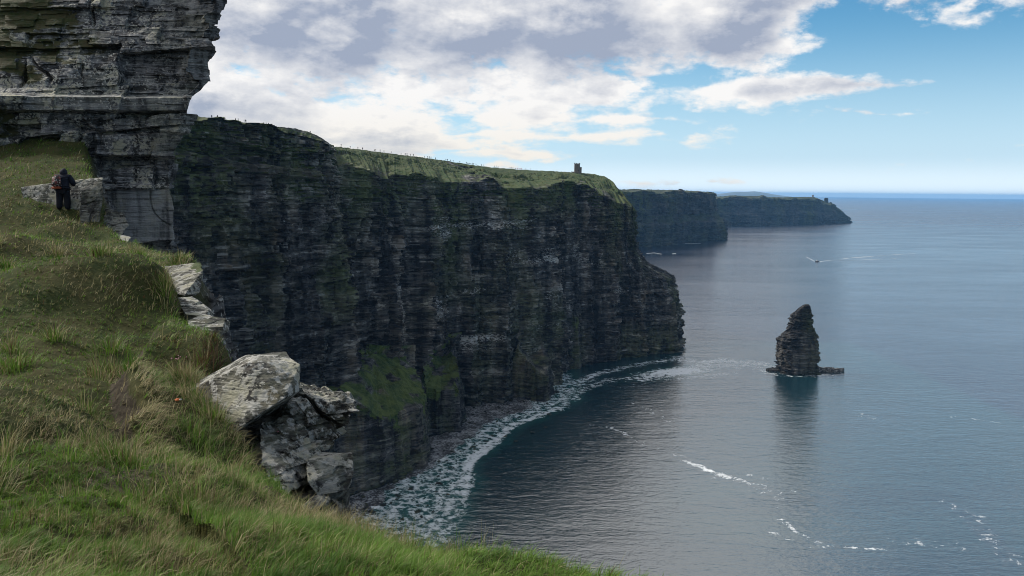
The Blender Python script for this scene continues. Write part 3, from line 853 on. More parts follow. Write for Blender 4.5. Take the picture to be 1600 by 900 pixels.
# ------------------------------------------------------------------ sea stack
def make_stack():
    root_loc = sea_at(1246, 580)
    D0 = root_loc[1]; k = float(at(1247, 580, D0)[0] - at(1246, 580, D0)[0])
    ypx = np.array([586, 580, 572, 560, 545, 535, 531, 527, 523, 518, 510, 497, 492, 487, 482, 477])
    lpx = np.array([1212, 1213, 1215, 1216, 1215, 1214, 1214, 1217, 1222, 1227, 1229, 1231, 1233, 1238, 1243, 1250])
    rpx = np.array([1278, 1278, 1274, 1274, 1276, 1275, 1274, 1274, 1273, 1270, 1267, 1264, 1263, 1262, 1262, 1261])
    zt = np.array([at(1246, y, D0)[2] for y in ypx])
    nv, nu = 260, 420
    zz = np.linspace(-3, zt[-1], nv)
    L = np.interp(zz, zt, (lpx - 1246) * k); R_ = np.interp(zz, zt, (rpx - 1246) * k)
    cx, hw = (L + R_) / 2, (R_ - L) / 2
    dp = np.interp(zz, [0, 20, 35, 62], [17, 15, 10, 3.2])
    th = np.linspace(0, 2 * np.pi, nu, endpoint=False)
    ct, st_ = np.cos(th), np.sin(th)
    e = 0.55
    ux = np.sign(ct) * np.abs(ct) ** e; uy = np.sign(st_) * np.abs(st_) ** e
    U = np.broadcast_to(th[None] * 18, (nv, nu)); Z = np.broadcast_to(zz[:, None], (nv, nu))
    off = 1.2 * fbm(ux[None] * 2.0, uy[None] * 2.0, Z / 16, 5, 4) + strata(U, Z, 7, 1.6, 4.2, 0.9, 1.6, 3.5, 10, -5, 80) + strata(U, Z, 8, 0.5, 1.6, 0.5, 1.1, 1.6, 5, -5, 80) + 0.5 * fbm(U / 3, Z / 9, 0, 6, 3)
    off = off * np.interp(zz, [0, 45, zt[-1]], [1, 0.9, 0.45])[:, None]
    X = cx[:, None] + ux[None] * np.maximum(hw[:, None] + off - 1.3, 0.4); Y = uy[None] * np.maximum(dp[:, None] + off, 0.4)
    P = np.stack([X, Y, Z], -1)
    cap = P[-1:].copy() * 0; cap[..., 0] = cx[-1]; cap[..., 2] = zt[-1] + 0.6
    half = (P[-1:] + cap) / 2; half[..., 2] = zt[-1] + 0.5 + 1.6 * fbm(half[..., 0], half[..., 1], 0, 4, 3)
    P = np.concatenate([P, half, cap], 0)
    rows = P.shape[0]
    at_ = dict(grass=np.zeros((rows, nu)), green=np.clip(0.05 + 0.25 * sst(25, 60, P[..., 2]) + 0.5 * ux[None] + 0.4 * fbm(P[..., 0] / 9, P[..., 1] / 9, P[..., 2] / 9, 3, 3), 0, 1),
               guano=np.clip(0.75 - np.abs(P[..., 2] - 20) / 26, 0, 1) * 0.75, pale=0.35 * sst(6, 10, P[..., 2]) * (1 - sst(22, 27, P[..., 2])))
    o = link('sea_stack', grid_mesh('sea_stack', P, at_, wrap=True), M_stack)
    o.location = (root_loc[0], root_loc[1], 0)
    tag(o, 'dark layered rock pinnacle standing alone in the sea', 'sea stack')
    # wave-cut shelf at its foot
    def shelf(xl, xr, yd, hgt, seed):
        n, m_ = 120, 30
        s_ = np.linspace(0, 2 * np.pi, n, endpoint=False); w = np.linspace(0, 1, m_)[:, None]
        a, b = (xr - xl) / 2, yd
        rr = 1 + 0.30 * fbm(np.cos(s_) * 2, np.sin(s_) * 2, 0, seed, 4)
        rad = np.where(w < 0.4, 1.0, 1 - (w - 0.4) / 0.6)
        x = (xl + xr) / 2 + a * np.cos(s_)[None] * rr[None] * rad; y = b * np.sin(s_)[None] * rr[None] * rad
        z = np.where(w < 0.4, -2 + (hgt + 2) * w / 0.4, hgt) + np.where(w < 0.3, 0, 1) * 1.3 * fbm(x / 3.5, y / 3.5, 0, seed + 2, 4)
        z = np.maximum(np.floor(z / 0.7) * 0.5 + z * 0.35, -2)
        P = np.stack([x, y, z + 0 * x], -1)
        zz_ = np.zeros(P.shape[:2])
        return grid_mesh('rock_shelf', P, dict(grass=zz_, green=zz_, guano=zz_ + 0.75, pale=zz_), wrap=True)
    for xl, xr, yd, hg, sd_ in ((1268, 1318, 9, 2.2, 41), (1198, 1222, 6, 1.6, 43)):
        s_ = link('rock_shelf', shelf((xl - 1246) * k, (xr - 1246) * k, yd, hg, sd_), M_stack, o)
        s_.location = (0, 2.0, 0)
make_stack()


# ------------------------------------------------------------------ foreground terrain (turf above the drop)
HZ = [  # photo x, y, depth in metres
 (-400, 860, 3.0), (0, 900, 3.2), (300, 900, 3.5), (600, 915, 3.8), (900, 935, 4.2), (1000, 938, 4.5), (1150, 985, 4.3), (870, 914, 4.7), (700, 884, 5.2), (600, 874, 5.7),
 (545, 856, 6.3), (450, 812, 7.0), (350, 752, 7.0), (200, 770, 5.7), (0, 760, 5.0), (-300, 700, 5.6), (0, 600, 7.8), (-300, 560, 8.5), (130, 620, 8.4), (240, 640, 9.0), (300, 690, 8.8),
 (0, 470, 13.5), (-300, 430, 15.5), (100, 450, 14.5), (200, 455, 14.6), (250, 520, 13.0), (330, 560, 11.2), (260, 590, 10.4), (290, 500, 14.5), (320, 540, 12.2),
 (0, 335, 27), (-250, 330, 26), (60, 346, 27), (110, 356, 27), (165, 372, 26), (230, 400, 23), (300, 410, 20.0), (235, 425, 19.5), (100, 390, 20.5), (-100, 390, 19),
 (20, 285, 29.6), (70, 284, 29.6), (130, 285, 29.8), (0, 245, 33.5), (60, 232, 34), (110, 245, 33.6), (140, 272, 31.5), (-150, 240, 33)]
hz = np.array(HZ, float); hp = at(hz[:, 0], hz[:, 1], hz[:, 2])
def fit_tps(xy, z, lam=2e-3):
    n = len(xy); d = np.linalg.norm(xy[:, None] - xy[None], axis=-1)
    K = np.where(d > 0, d * d * np.log(d + 1e-9), 0) + lam * np.eye(n) * n
    A_ = np.block([[K, np.ones((n, 1)), xy], [np.ones((1, n)), np.zeros((1, 3))], [xy.T, np.zeros((2, 3))]])
    return np.linalg.solve(A_, np.concatenate([z, [0, 0, 0]]))
TPS = fit_tps(hp[:, :2], hp[:, 2])
def tps(x, y):
    r = TPS[-3] + TPS[-2] * x + TPS[-1] * y
    for i in range(len(hp)):
        d2 = (x - hp[i, 0]) ** 2 + (y - hp[i, 1]) ** 2
        r = r + TPS[i] * 0.5 * d2 * np.log(d2 + 1e-9)
    return r
LIPPX = [(1250, 1010, 4.0), (1120, 970, 4.35), (1000, 938, 4.55), (870, 912, 4.8), (700, 883, 5.3), (600, 873, 5.8), (530, 855, 6.4), (450, 812, 7.3), (405, 768, 8.1), (372, 720, 8.9), (320, 660, 9.8),
         (320, 600, 10.6), (340, 556, 11.9), (318, 528, 13.0), (278, 506, 14.2), (258, 480, 15.7), (262, 452, 17.2), (292, 422, 19.2), (300, 408, 21.5), (240, 396, 24.0), (190, 380, 26), (160, 366, 28), (150, 330, 30), (140, 285, 32), (130, 240, 36), (130, 200, 50)]
lip = at(*np.array(LIPPX, float).T)[:, :2]
lip = np.concatenate([[[6.0, 0.3], [2.6, 3.2]], lip])
BANKPX = [(300, 505, 14.2), (255, 520, 12.8), (225, 560, 11.2), (200, 610, 9.8), (205, 660, 8.6), (215, 720, 7.2), (245, 780, 6.2)]
bank = at(*np.array(BANKPX, float).T)[:, :2]
def signed(x, y, line):
    """distance to the line, positive on its right-hand side (seaward)"""
    best = np.full(np.shape(x), 1e9); sg = np.zeros(np.shape(x))
    for i in range(len(line) - 1):
        a, b = line[i], line[i + 1]; ab = b - a; L = (ab ** 2).sum()
        t = np.clip(((x - a[0]) * ab[0] + (y - a[1]) * ab[1]) / L, 0, 1)
        d = np.hypot(x - a[0] - t * ab[0], y - a[1] - t * ab[1])
        s_ = np.sign(ab[0] * (y - a[1]) - ab[1] * (x - a[0]))
        m = d < best - 1e-9; best = np.where(m, d, best); sg = np.where(m, -s_, sg)
    return best * sg
HUMPS = [(at(98, 354, 26.3), 0.75, 0.32), (at(165, 455, 14.6), 1.35, 0.42), (at(235, 460, 15.0), 0.9, 0.30), (at(40, 640, 7.4), 0.75, 0.20), (at(120, 560, 9.8), 0.8, 0.22), (at(340, 810, 6.2), 0.55, 0.14), (at(60, 470, 14.0), 1.2, 0.2), (at(130, 820, 4.6), 0.5, 0.12),
         (at(240, 590, 10.5), 0.9, -0.22), (at(300, 730, 7.8), 0.6, -0.12), (at(100, 400, 19.5), 1.6, -0.25), (at(40, 380, 21), 1.3, 0.25)]
def ground(x, y):
    """height, seaward distance past the lip, bank distance"""
    ls = signed(x, y, lip) + 0.12 * fbm(x * 2.2, y * 2.2, 0, 21, 3)
    bs = -signed(x, y, bank)
    db = np.abs(bs)
    z = tps(x, y)
    bsn = bs + 0.22 * fbm(x * 1.8, y * 1.8, 0, 23, 3)
    # end fade of the bank
    e = np.minimum(np.hypot(x - bank[0, 0], y - bank[0, 1]), np.hypot(x - bank[-1, 0], y - bank[-1, 1]))
    fade = sst(0.0, 2.4, e)
    near = np.exp(-(db / 2.2) ** 2)
    z = z + near * fade * (0.18 - 0.40 * sst(-0.12, 0.20, -bsn))
    z = z + 0.12 * fbm(x * 0.55, y * 0.55, 0, 24, 3) * sst(3, 9, y) + 0.075 * fbm(x * 1.7, y * 1.7, 0, 25, 4) + 0.16 * np.maximum(0.45 - 1.4 * np.abs(fbm(x * 0.95, y * 0.95, 3, 26, 3)), 0) * sst(2.5, 5.0, y)
    for q_, rr_, hh_ in HUMPS: z = z + hh_ * np.exp(-(((x - q_[0]) ** 2 + (y - q_[1]) ** 2) / rr_ ** 2) ** 1.5)
    dr = np.maximum(ls + 0.05, 0)
    z = z - dr ** 1.4 * 2.6 - np.minimum(dr, 0.3) * 0.8
    return z, ls, bsn, near * fade
def make_terrain():
    na, nr = 760, 620
    a = np.radians(np.linspace(-78, 72, na)); r = np.exp(np.linspace(math.log(0.9), math.log(44), nr))
    Aa, Rr = np.meshgrid(a, r)
    X, Y = Rr * np.sin(Aa), Rr * np.cos(Aa)
    z, ls, bs, nb = ground(X, Y)
    # broken ledges down the drop
    w_ = sst(0.10, 0.7, ls)
    zr = z + w_ * (1.3 * fbm(X * 0.9, Y * 0.9, z * 0.25, 71, 4) + 0.5 * fbm(X * 3.1, Y * 3.1, z * 0.8, 72, 3))
    stp = 0.55 + 0.25 * vn(X * 0.3, Y * 0.3, 0, 73)
    q_ = zr / stp; fq = np.floor(q_); zq = (fq + sst(0.0, 0.35, q_ - fq)) * stp
    z = z * (1 - w_) + zq * w_
    z = np.maximum(z, 60)
    rock = sst(0.15, 0.6, ls)
    dirt = np.clip(nb * (np.exp(-((bs + 0.08) / 0.11) ** 2)) * 1.1 + sst(-0.10, 0.15, ls) * 0.4, 0, 1)
    zp = np.array([at(205, 770, 6.0), at(330, 520, 13.2), at(450, 775, 7.2)])
    for q, rad, w in ((zp[0], 0.45, 0.8), (zp[1], 0.9, 0.8), (zp[2], 0.5, 0.9)):
        dirt = np.maximum(dirt, w * np.exp(-(((X - q[0]) ** 2 + (Y - q[1]) ** 2) / rad ** 2)))
    P = np.stack([X, Y, z], -1)
    struct(link('terrain', grid_mesh('terrain', P, dict(rock=rock, dirt=dirt), smooth=True, flip=True), M_soil))
make_terrain()


# ------------------------------------------------------------------ the rock face at the near end of the wall
def make_near():
    yk = np.array([-330, -150, 0, 12, 25, 40, 60, 75, 95, 112, 125, 140, 150, 180, 190, 215, 232, 250, 290, 330, 380, 430, 520, 800, 1400])
    xk = np.array([400, 376, 355, 351, 342, 338, 330, 335, 323, 326, 331, 319, 306, 297, 291, 289, 278, 272, 270, 278, 277, 274, 272, 268, 262])
    # how far the face stands forward (towards the viewer is negative), by photo row
    yd = np.array([-330, -150, 0, 100, 140, 148, 152, 172, 178, 200, 206, 244, 250, 284, 292, 300, 380, 400, 520, 1400])
    dd = np.array([9, 6.2, 3.0, 1.3, 0.9, 0.5, -0.55, -0.5, 0.25, 0.3, -0.05, -0.05, 0.55, 0.6, 0.05, 0.0, 0.0, 0.2, 0.4, 2.0])
    nv, n1, n2 = 640, 430, 200
    yy = np.concatenate([np.linspace(-330, -20, 120), np.linspace(-20, 430, 430), np.linspace(432, 1400, 90)])
    nv = len(yy)
    ed = np.interp(yy, yk, xk); dp = np.interp(yy, yd, dd)
    u1 = np.linspace(0, 1, n1)
    P = np.zeros((nv, n1 + n2, 3))
    xl = -320.0
    PX = xl + (ed[:, None] - 6 - xl) * u1[None]
    D = 33.5 + 3.2 * u1[None] + dp[:, None] * (1.0 - 0.25 * u1[None])
    # upper beds lie back towards the left, where turf has got a hold
    D = D + np.clip((150 - yy)[:, None] / 150, 0, 3) * 2.2 * (1 - u1[None]) ** 0.7
    P[:, :n1] = at(PX, np.broadcast_to(yy[:, None], PX.shape), D)
    # round the corner and away
    cor = P[:, n1 - 1]
    u2 = np.linspace(0, 1, n2 + 1)[1:]
    ray = cor[:, :2] / np.linalg.norm(cor[:, :2], axis=1, keepdims=True)
    side = np.stack([-ray[:, 1], ray[:, 0]], 1)
    away = u2[None, :, None] * 26.0
    bul = 0.10 * np.sin(np.pi * np.clip(u2 * 6, 0, 1))[None, :, None]
    P[:, n1:, :2] = cor[:, None, :2] + ray[:, None] * away + side[:, None] * (away * 0.22 - bul)
    P[:, n1:, 2] = cor[:, None, 2] - (cor[:, None, 2] - cor[:, None, 2])
    # run length along the face in metres
    z = P[..., 2]
    U = np.concatenate([np.broadcast_to(u1[None] * 16, (nv, n1)), np.broadcast_to(16 + u2[None] * 26, (nv, n2))], 1)
    off = strata(U, z, 61, 0.40, 1.7, 0.18, 0.46, 0.9, 3.0, 120, 190, 0.25) + strata(U, z, 62, 0.12, 0.55, 0.035, 0.10, 0.30, 1.3, 120, 190, 0.3)
    off -= 0.5 * (1 - sst(0.0, 0.05, np.abs(fbm(U / 2.6, z / 5.0, 3.0, 68, 3)))) * sst(-0.1, 0.3, fbm(U / 3, z / 1.4, 6, 69, 2))
    off += 0.38 * fbm(U / 1.8, z / 1.6, 0, 63, 4) + 0.06 * fbm(U / 0.4, z / 0.25, 0, 64, 3)
    # the smooth slab low on the corner, and the two thick beds above it
    rows = yy[:, None]
    pxx = np.concatenate([PX, np.full((nv, n2), 300.0)], 1)
    pj = 9 * fbm(U / 0.8, z / 0.5, 8, 77, 3)
    rows = rows + pj * 0.7; pxx = pxx + pj
    slab = sst(292, 296, rows) * (1 - sst(372, 384, rows)) * sst(150, 160, pxx)
    bed = sst(150, 153, rows) * (1 - sst(172, 176, rows)) * sst(45, 55, pxx) * 0.6
    bed2 = sst(206, 209, rows) * (1 - sst(240, 244, rows)) * sst(140, 150, pxx) * 0.75
    k = 1 - np.clip(slab * 0.985 + bed + bed2, 0, 0.99)
    off = off * k + slab * (0.11 * fbm(U / 0.9, z / 0.6, 2, 75, 4) - 0.10 * (1 - sst(0, 0.06, np.abs(fbm(U / 1.6, z / 1.8, 4, 76, 2)))))
    nor = np.zeros_like(P); 
    tn = np.gradient(P[..., :2], axis=1); tn /= np.linalg.norm(tn, axis=-1, keepdims=True) + 1e-9
    nor[..., 0] = tn[..., 1]; nor[..., 1] = -tn[..., 0]
    # the corner edge must stay rough
    P = P + nor * off[..., None]
    nz = np.abs(grid_normal(P)[..., 2])
    gn = fbm(U / 1.3, z / 0.9, 0, 66, 4)
    left = 1 - sst(60, 230, pxx)
    up_ = 1 - sst(120, 150, rows)
    grass = np.clip(up_ * left * (0.25 + 1.5 * gn + 0.45 * nz) + (1 - sst(0, 90, pxx)) * sst(150, 160, rows) * (1 - sst(215, 225, rows)) * (0.55 + gn), 0, 1)
    lich = np.clip(0.35 + 0.85 * (1 - sst(120, 300, pxx)) + 0.6 * fbm(U / 1.1, z / 0.8, 0, 67, 3) + 0.4 * nz, 0, 1) * (1 - 0.8 * sst(285, 320, pxx)) * (1 - 0.55 * slab)
    pale = slab * 0.75 + bed * 0.5
    a = dict(grass=grass, green=np.clip(0.2 + gn, 0, 1) * 0.5, guano=np.zeros(grass.shape), pale=pale, lichen=lich)
    struct(link('rock_face', grid_mesh('rock_face', P, a), M_near))
make_near()


# ------------------------------------------------------------------ boulders: convex blocks worn by weather
def block(name, pts, seed, n=70, rough=0.05, bevel=0.12, beds=0.0, crack=0.9, lich=1.0, grass_top=0.0, mat=None):
    """pts: world points whose hull is the block"""
    pts = np.asarray(pts, float); c = pts.mean(0)
    bm = bmesh.new()
    for p in pts: bm.verts.new(p - c)
    bmesh.ops.convex_hull(bm, input=bm.verts)
    bm.normal_update()
    N_, O_ = [], []
    for f in bm.faces:
        nn = np.array(f.normal); N_.append(nn); O_.append(nn @ np.array(f.verts[0].co))
    bm.free()
    N_, O_ = np.array(N_), np.array(O_)
    fl = O_ < 0; N_[fl] *= -1; O_[fl] *= -1
    _, iu = np.unique(np.round(N_ * 12), axis=0, return_index=True); N_, O_ = N_[iu], O_[iu]
    size = np.ptp(pts, axis=0)
    g = np.linspace(-1, 1, n); a, b = np.meshgrid(g, g)
    Vs, Fs, base = [], [], 0
    for ax in range(3):
        for sg in (-1, 1):
            q = np.zeros((n, n, 3)); q[..., ax] = sg; q[..., (ax + 1) % 3] = a * sg; q[..., (ax + 2) % 3] = b
            Vs.append(q.reshape(-1, 3)); Fs.append(grid_faces(n, n) + base); base += n * n
    V = np.concatenate(Vs) * (size / 2)[None]
    d = V / np.linalg.norm(V, axis=1, keepdims=True)
    dn = d @ N_.T
    r = np.where(dn > 1e-4, O_[None] / np.maximum(dn, 1e-4), 1e6)
    m = r.min(1); kk = 1.0 / (bevel * size.min() * 0.09 + 1e-6)
    r = m - np.log(np.exp(-np.clip((r - m[:, None]) * kk, 0, 50)).sum(1)) / kk
    P = d * r[:, None]
    w = P + c
    sc = float(size.min())
    off = rough * sc * (1.0 * fbm(w[:, 0] / sc * 2.2, w[:, 1] / sc * 2.2, w[:, 2] / sc * 2.2, seed, 5, 0.55) + 0.5 * np.minimum(fbm(w[:, 0] / sc * 5, w[:, 1] / sc * 5, w[:, 2] / sc * 5, seed + 5, 4), 0))
    off -= rough * crack * sc * (1 - sst(0.0, 0.035, np.abs(fbm(w[:, 0] / sc * 0.8, w[:, 1] / sc * 0.8, w[:, 2] / sc * 1.6, seed + 9, 2))))
    if beds: off += beds * strata(w[:, 0] * 1.0 + w[:, 1], w[:, 2], seed + 3, 0.04 * sc, 0.16 * sc, 0.5 * sc, 0.5 * sc, 0.15 * sc, 0.7 * sc, c[2] - size[2], c[2] + size[2], 0.5)
    P = P + d * off[:, None]
    one = np.ones(len(P))
    top = sst(0.2, 0.5, P[:, 2] / size[2] + 0.25 * fbm(w[:, 0] / sc * 3, w[:, 1] / sc * 3, 0, seed, 3))
    me = raw_mesh(name, P, np.concatenate(Fs), False, dict(grass=grass_top * top, green=one * 0.25, guano=one * 0, pale=one * 0, lichen=one * lich))
    bm = bmesh.new(); bm.from_mesh(me); bmesh.ops.remove_doubles(bm, verts=bm.verts, dist=1e-5); bmesh.ops.recalc_face_normals(bm, faces=bm.faces); bm.to_mesh(me); bm.free()
    o = link(name, me, mat or M_boulder); o.location = c
    return o
def front_back(pp, D, depth, lift=0.0, shrink=0.85):
    """block corners: the front outline seen at depth D and the same outline further back"""
    out = []
    pp = [(p + (0,))[:3] if len(p) == 2 else p for p in pp]
    cx_ = sum(p[0] for p in pp) / len(pp); cy_ = sum(p[1] for p in pp) / len(pp)
    for x, y, dd in pp: out.append(at(x, y, D + dd))
    for x, y, dd in pp:
        q = at(cx_ + (x - cx_) * shrink, cy_ + (y - cy_) * shrink, D + dd); q = q + np.array([q[0] / q[1] * depth, depth, lift]); out.append(q)
    return out

b = block('boulder', [at(*p) for p in [(294, 612, 9.6), (300, 662, 9.3), (360, 678, 9.0), (392, 655, 9.0), (442, 622, 9.2), (388, 566, 9.5), (310, 592, 10.2),
      (385, 553, 10.6), (448, 549, 10.4), (471, 569, 9.9), (468, 612, 9.6), (350, 580, 11.2), (440, 640, 10.2), (330, 690, 10.2)]], 3, 130, 0.060, 0.06, crack=0.0, lich=0.95)
tag(b, 'large pale lichen covered boulder jutting from the turf over the drop', 'boulder')
b = block('rock_ledge', [at(*p) for p in [(440, 640, 9.8), (455, 600, 10.6), (490, 606, 10.8), (530, 618, 10.4), (556, 642, 10.2), (549, 662, 10.0), (520, 690, 9.9), (470, 716, 9.6), (452, 690, 9.4), (500, 640, 11.4), (545, 650, 11.2), (470, 720, 10.8)]], 8, 110, 0.24, 0.06, beds=0.13, lich=0.85)
tag(b, 'jagged flaking ledge of rock poking out beyond the large pale boulder', 'rock')
b = block('rock_ledge', [at(*p) for p in [(478, 720, 8.9), (490, 706, 9.4), (551, 706, 9.3), (552, 742, 9.0), (540, 768, 8.8), (496, 775, 8.6), (480, 752, 8.6), (530, 712, 10.3), (545, 760, 10.0)]], 12, 70, 0.07, 0.10, lich=0.7)
tag(b, 'grey flat topped block overhanging the drop below the jagged ledge', 'rock')
b = block('rock_outcrop', [at(*p) for p in [(485, 765, 8.9), (546, 758, 9.3), (540, 800, 9.0), (528, 850, 8.6), (470, 840, 8.4), (440, 790, 8.4), (520, 860, 9.6), (545, 790, 10.0)]], 15, 70, 0.12, 0.12, beds=0.06, lich=0.08)
tag(b, 'dark narrow neck of rock holding up the overhanging grey block', 'rock')
b = block('rock_outcrop', [at(*p) for p in [(330, 672, 9.6), (370, 660, 9.8), (450, 640, 10.2), (485, 700, 9.7), (490, 780, 9.0), (470, 830, 8.4), (400, 760, 8.6), (350, 700, 9.2), (460, 700, 11.2), (480, 830, 10.4)]], 19, 90, 0.14, 0.12, beds=0.06, lich=0.45, grass_top=0.25)
tag(b, 'dark craggy rock with lichen directly under the large pale boulder', 'rock')
b = block('rock_outcrop', [at(*p) for p in [(405, 668, 9.3), (452, 650, 9.7), (492, 700, 9.4), (488, 760, 8.9), (440, 770, 8.3), (408, 720, 8.7), (450, 670, 10.6), (490, 750, 10.0)]], 22, 80, 0.16, 0.08, beds=0.08, lich=0.75)
tag(b, 'broken lichen spotted rock between the large boulder and the overhanging grey block', 'rock')
b = block('rock_outcrop', [at(*p) for p in [(470, 790, 8.4), (500, 770, 8.6), (545, 790, 8.8), (552, 850, 8.2), (540, 890, 7.8), (455, 860, 7.6), (440, 815, 7.9), (500, 790, 9.8), (550, 870, 9.4)]], 24, 80, 0.15, 0.08, beds=0.06, lich=0.12)
tag(b, 'dark wet looking rock at the turf edge, lowest of the outcrop under the boulders', 'rock')
# pale slabs like steps
for pts, sd_, lab in [
    ([(270, 466, 15.5), (300, 463, 16.2), (312, 470, 15.8), (300, 478, 15.2), (276, 477, 15.0), (290, 474, 16.8)], 31, 'small pale slab, topmost of three stacked like steps'),
    ([(283, 480, 14.9), (318, 475, 15.6), (327, 484, 15.0), (318, 494, 14.4), (290, 491, 14.3), (310, 490, 15.8)], 33, 'pale flat slab, middle one of three stacked like steps'),
    ([(292, 500, 13.9), (320, 491, 14.6), (353, 497, 14.2), (349, 514, 13.7), (312, 519, 13.4), (296, 512, 13.5), (330, 515, 14.8)], 35, 'pale flat slab with sharp rim, lowest of three stacked like steps')]:
    b = block('rock_slab', [at(*p) for p in pts] + [at(*p) - np.array([0, -0.25, 0.10]) for p in pts], sd_, 44, 0.08, 0.10, lich=1.0)
    tag(b, lab, 'rock', 'pale slabs stacked like steps')
b = block('rock_slab', front_back([(318, 512), (350, 510), (346, 532), (322, 534)], 13.6, 0.6), 37, 44, 0.1, 0.12, lich=0.3)
tag(b, 'small dark block tucked under the lowest pale step slab', 'rock')
b = block('rock_outcrop', [at(*p) for p in [(218, 428, 18.6), (240, 418, 18.8), (312, 411, 18.2), (318, 422, 17.6), (311, 458, 16.8), (288, 462, 16.2), (244, 452, 17.0), (222, 438, 17.8), (300, 412, 20.5), (240, 418, 20.5), (305, 460, 19.0)]], 41, 80, 0.10, 0.10, beds=0.05, lich=0.75, grass_top=0.9)
tag(b, 'lichened outcrop under the turf edge above the pale step slabs', 'rock')
# rocks beside the person
b = block('rock_slab', [at(*p) for p in [(30, 292, 28.4), (100, 283, 28.6), (160, 280, 28.6), (158, 300, 28.3), (150, 352, 28.0), (90, 348, 27.9), (38, 328, 28.0), (60, 290, 30.2), (150, 282, 30.2), (140, 350, 29.5)]], 45, 80, 0.05, 0.12, lich=0.85)
tag(b, 'long upright pale rock behind the dark dressed hiker', 'rock')
b = block('rock_pillar', [at(*p) for p in [(128, 296, 27.9), (140, 283, 28.2), (158, 284, 28.1), (163, 300, 27.9), (156, 330, 27.6), (152, 362, 27.3), (128, 362, 27.2), (124, 330, 27.5), (150, 300, 29.0), (145, 360, 28.4)]], 48, 70, 0.12, 0.2, lich=0.12)
tag(b, 'weathered brown rock pillar with rounded top right of the hiker', 'rock')
b = block('rock_outcrop', [at(*p) for p in [(152, 345, 28.4), (165, 325, 29.0), (195, 332, 28.8), (200, 352, 28.2), (190, 368, 27.4), (160, 372, 27.0), (180, 350, 30.0)]], 51, 60, 0.12, 0.15, lich=0.35)
tag(b, 'dark low rock between the brown pillar and the smooth slab face', 'rock')
b = block('rock_slab', [at(*p) for p in [(165, 372, 26.4), (185, 366, 27.2), (205, 370, 27.0), (200, 379, 26.0), (180, 378, 25.8), (185, 380, 27.2)]], 53, 40, 0.10, 0.12, lich=0.9)
tag(b, 'small flat white slab at the turf edge below the smooth slab face', 'rock')


